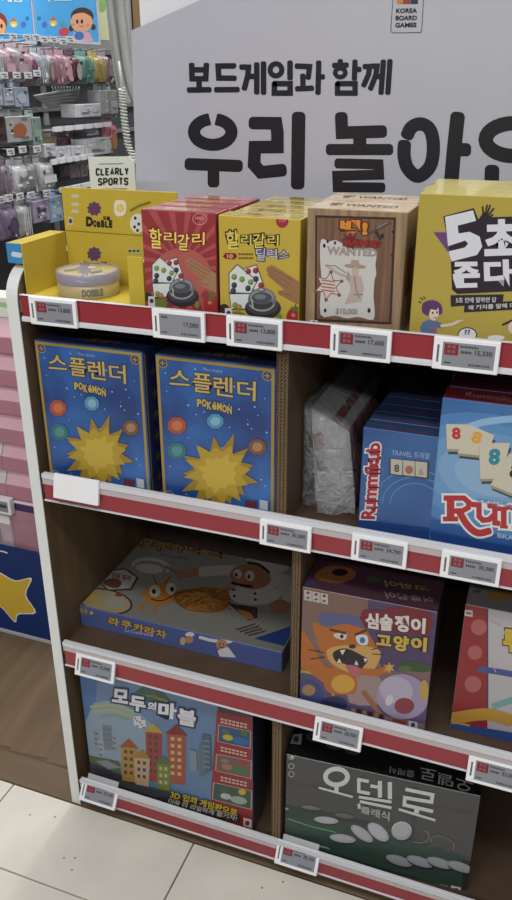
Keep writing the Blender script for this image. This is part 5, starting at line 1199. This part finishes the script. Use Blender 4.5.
# posters above the gondola
PXX = -.57
def poster(name, px0, px1, label):
    a = GP(px0, 20, PXX).y; b = GP(px1, 20, PXX).y; z0 = GP((max(px0, 0) + px1) / 2, 40, PXX).z
    o = thing(name, label, 'poster', (PXX, a, z0), 0, 'blue posters above the gondola')
    box('panel', -.012, 0, .002, b - a - .002, 0, .34, mat((72, 158, 222), .4, 1.35, noise=.03, scale=5, name='blue_poster'), o, bev=.0006)
    box('frame', -.014, .003, -.004, .0015, 0, .34, M_RAILW, o, bev=.0004); box('frame', -.014, .003, b - a - .0015, b - a + .004, 0, .34, M_RAILW, o, bev=.0004); box('frame', -.014, .003, -.004, b - a + .004, -.008, -.0005, M_RAILW, o, bev=.0004)
    return o
po = poster('blue_poster', 34, 97.5, 'blue poster with a cartoon girl above the gondola, beside the hoses')
f = Face(po, (0, 0, 0), (0, 1, 0), (0, 0, 1), gain=1.5, crop=(70, 0, 7.314)); SKN = (214, 152, 120); HR = (66, 44, 40)
f.ell('girl', 10, 206, 18, 24, HR, 14); f.ell('girl', 170, 198, 18, 22, HR, 14); f.ell('girl', 88, 120, 84, 66, HR, 26); f.ell('girl', 84, 160, 80, 78, SKN, 26); f.poly('girl', [(10, 110), (50, 62), (130, 62), (170, 130), (110, 96), (60, 96)], HR, 3)
for x_ in (52, 86): f.ell('girl', x_, 158, 9, 16, (34, 30, 34), 12)
f.ell('girl', 68, 182, 8, 9, (208, 126, 96), 10); f.stroke('girl', [(74, 190), (86, 198), (96, 186)], 6, (150, 60, 56), smooth=3); f.ell('girl', 22, 180, 14, 10, (216, 120, 104), 10); f.ell('girl', 128, 184, 14, 10, (216, 120, 104), 10)
f.poly('girl', [(30, 236), (140, 236), (170, 300), (10, 300)], (198, 150, 160)); f.ell('girl', 66, 262, 36, 32, (52, 108, 176), 16)
f.crop = (0, 0, 7.314)
def deco(f, x_, y_, s=1): f.ell('decoration', x_, y_ + 20, 28 * s, 26 * s, (196, 176, 88), 12); f.poly('decoration', [(x_ - 24, y_), (x_, y_ - 34), (x_ + 24, y_)], (176, 96, 70)); f.ell('decoration', x_, y_ + 30, 14, 12, (206, 204, 190), 10)
deco(f, 388, 150); f.ell('decoration', 325, 178, 20, 22, (84, 96, 176), 12); f.ell('decoration', 286, 132, 14, 14, (40, 110, 150), 10); f.ell('decoration', 460, 175, 18, 18, (80, 150, 150), 10); f.poly('decoration', [(430, 220), (480, 200), (505, 230), (480, 268), (440, 258)], (176, 70, 84), 3)
f.text('lettering', 'ㅏ르모', [(350, -40), (520, -40), (520, 12), (350, 12)], (190, 214, 236), .05)
f.build()
pb = poster('blue_poster', -30, 33, 'blue poster with half a cartoon face at the left edge of the picture')
f = Face(pb, (0, 0, 0), (0, 1, 0), (0, 0, 1), gain=1.5, crop=(0, 0, 7.314))
f.ell('face', -25, 170, 78, 84, (120, 56, 44), 22); f.ell('face', -30, 200, 72, 70, (214, 150, 100), 22); f.ell('face', 10, 190, 9, 16, (34, 30, 34), 12)
deco(f, 100, 156); f.ell('decoration', 172, 178, 20, 22, (84, 96, 176), 12); f.ell('decoration', 200, 132, 14, 14, (40, 110, 150), 10); f.text('lettering', '게임', [(10, -40), (160, -40), (160, 16), (10, 16)], (190, 214, 236), .05)
f.build()
pg = thing('green_poster', 'pale green and yellow poster right of the cartoon girl', 'poster', (PXX, GP(98.5, 20, PXX).y, GP(100, 40, PXX).z))
wd = GP(112, 20, PXX).y - GP(98.5, 20, PXX).y
box('panel', -.012, 0, .0045, wd, 0, .34, mat((190, 196, 160), .4, 1.3, noise=.05, scale=8), pg, bev=.0006)
f = Face(pg, (0, 0, 0), (0, 1, 0), (0, 0, 1), gain=1.5, crop=(70, 0, 7.314)); f.poly('picture', [(215, -20), (262, -20), (260, 70), (240, 86), (215, 80)], (120, 156, 90), 2); f.clip(.005, .001, wd - .001, .339); f.build()

# ================================================================ end cap with pink boxes
EY = .475
ec = thing('end_cap', 'low white end cap unit with a blue star front, left of the display shelf', 'shop unit', (-.86, EY, 0.0003))
EW = .55
box('body', 0, EW, .004, .10, 0, .292, mat((210, 210, 214), .5), ec, bev=.002)
pn = box('front_panel', 0, EW, -.004, .0035, .012, .308, mat((22, 52, 112), .4, 1.0, noise=.06, scale=5, name='blue_panel'), ec, bev=.001)
box('skirting', 0, EW, -.006, .0035, 0, .0115, mat((190, 192, 196), .5), ec, bev=.0008)
f = Face(ec, (0, -.004, 0), (1, 0, 0), (0, 0, 1), gain=1.4, crop=(0, 510, 6.433))
def dense(p): return catmull(p, 4, True)
ps = [(205, 438), (168, 545), (232, 660), (120, 672), (96, 722), (0, 620), (-60, 640), (-110, 730), (-120, 600), (-200, 520), (-110, 480), (-60, 380), (0, 400), (100, 452)]
f.poly('star', dense(ps), (206, 206, 196)); cx_, cy_ = 40, 560
f.poly('star', dense([(cx_ + (a - cx_) * .94, cy_ + (b - cy_) * .94) for a, b in ps]), (190, 158, 56))
f.stroke('star', [(-10, 262), (20, 266), (46, 276)], 9, (190, 194, 204)); f.build({'star': 'yellow star with a pale outline'})
PK = mat((186, 130, 145), .45, 1.0, noise=.06, scale=12, name='pink_carton'); PKL = mat((228, 186, 199), .45, 1.0, noise=.05, scale=12, name='light_pink_carton'); WK = mat((214, 210, 214), .45, 1.0, name='white_carton')
def pink_box(x_, z_, w_, h_, label, white=False):
    o = thing('pink_carton', label, 'carton', (x_, EY + .012, z_), 0, 'pink cartons piled on the end cap')
    box('lower', 0, w_, 0, .085, 0, h_ * .5, PK, o, bev=.0015)
    zt = h_ * .5; vs = [(0.001, .001, zt), (w_ - .001, .001, zt), (w_ - .001, .0845, zt), (.001, .0845, zt), (.001, .022, h_ - .0005), (w_ - .001, .022, h_ - .0005), (w_ - .001, .0845, h_ - .0005), (.001, .0845, h_ - .0005)]
    mesh('lid', vs, [(3, 2, 1, 0), (4, 5, 6, 7), (0, 1, 5, 4), (1, 2, 6, 5), (2, 3, 7, 6), (3, 0, 4, 7)], WK if white else PKL, parent=o)
    ff = Face(o, (0, 0, 0), (1, 0, 0), (0, 0, 1), gain=1.4)
    for k in range(2): ff.urect('print', .01, h_ * (.12 + .16 * k), w_ - .01, h_ * (.14 + .16 * k), (172, 114, 130))
    ff.build()
ys = [318, 351, 384, 412, 441, 468, 495.5]      # tops of the piled cartons, read at the left edge
zs = [atY(16, y_ + 4, EY + .012).z for y_ in ys]
RN = ['topmost', 'second from the top', 'third from the top', 'fourth from the top', 'fifth from the top', 'sixth from the top']
for i in range(6):
    xs = -.462 if i >= 3 else -.60
    pink_box(xs, zs[i + 1] + .0003, -.30 - xs, zs[i] - zs[i + 1] - .0006, 'pink carton in the pile left of the shelf, ' + RN[i])
    if i >= 3: pink_box(-.70, zs[i + 1] + .0003, -.4625 + .70, zs[i] - zs[i + 1] - .0006, 'white-lidded pink carton at the picture edge, ' + RN[i] + ' in the pile', True)
# big pink pack under the pile with a purple band, on the end cap
zb_ = .3085; zt_ = zs[6]
o = thing('pink_pack', 'big pink pack with a dark purple band under the pile of pink cartons', 'pack', (-.462, EY + .012, .2925))
box('pack', 0, .162, 0, .085, 0, zt_ - .2935, mat((176, 128, 144), .35, 1.0, coat=.3, noise=.12, scale=16), o, bev=.004); f = Face(o, (0, 0, 0), (1, 0, 0), (0, 0, 1), gain=1.4); hh = zt_ - .2935; f.urect('purple_band', .002, hh * .80, .160, hh * .93, (52, 34, 84)); f.urect('white_band', .002, hh * .94, .160, hh * .99, (206, 196, 206)); f.build()
o = thing('grey_pack', 'grey and pink pack beside the big pink pack at the picture edge', 'pack', (-.70, EY + .012, .2925))
box('pack', 0, .2365, 0, .085, 0, (zt_ - .2935) * .98, mat((170, 150, 160), .4, 1.3, noise=.15, scale=14), o, bev=.004); f = Face(o, (0, 0, 0), (1, 0, 0), (0, 0, 1), gain=1.4); f.urect('print', .05, .02, .2, .06, (120, 122, 126)); f.urect('white_band', .05, .08, .235, .105, (206, 206, 210)); f.build()
# price tag clipped to the pile
a = atY(-1, 505, EY - .004); t = thing('price_tag', 'white framed price tag clipped to the pile of pink cartons', 'price tag', (a.x - .05, EY - .006, a.z - .024))
bm_obj('housing', box_bm(0, .090, -.002, .0165, 0, .048, .0016, 2), M_TAGW, t); f = Face(t, (0, -.002, 0), (1, 0, 0), (0, 0, 1), lift=.0002); f.urect('screen', .0145, .0075, .082, .0395, M_INK); f.urect('print', .05, .02, .078, .03, (60, 60, 66)); f.build()
# things on top of the pile
o = thing('white_pack', 'white and pale green pack on top of the pink carton pile', 'pack', (-.60, EY + .03, zs[0] + .0003))
box('pack', 0, .27, 0, .06, 0, .055, mat((206, 212, 200), .4, 1.3, noise=.08, scale=12), o, bev=.004); f = Face(o, (0, 0, 0), (1, 0, 0), (0, 0, 1), gain=1.4); f.urect('print', .004, .028, .266, .04, (150, 176, 130)); f.build()
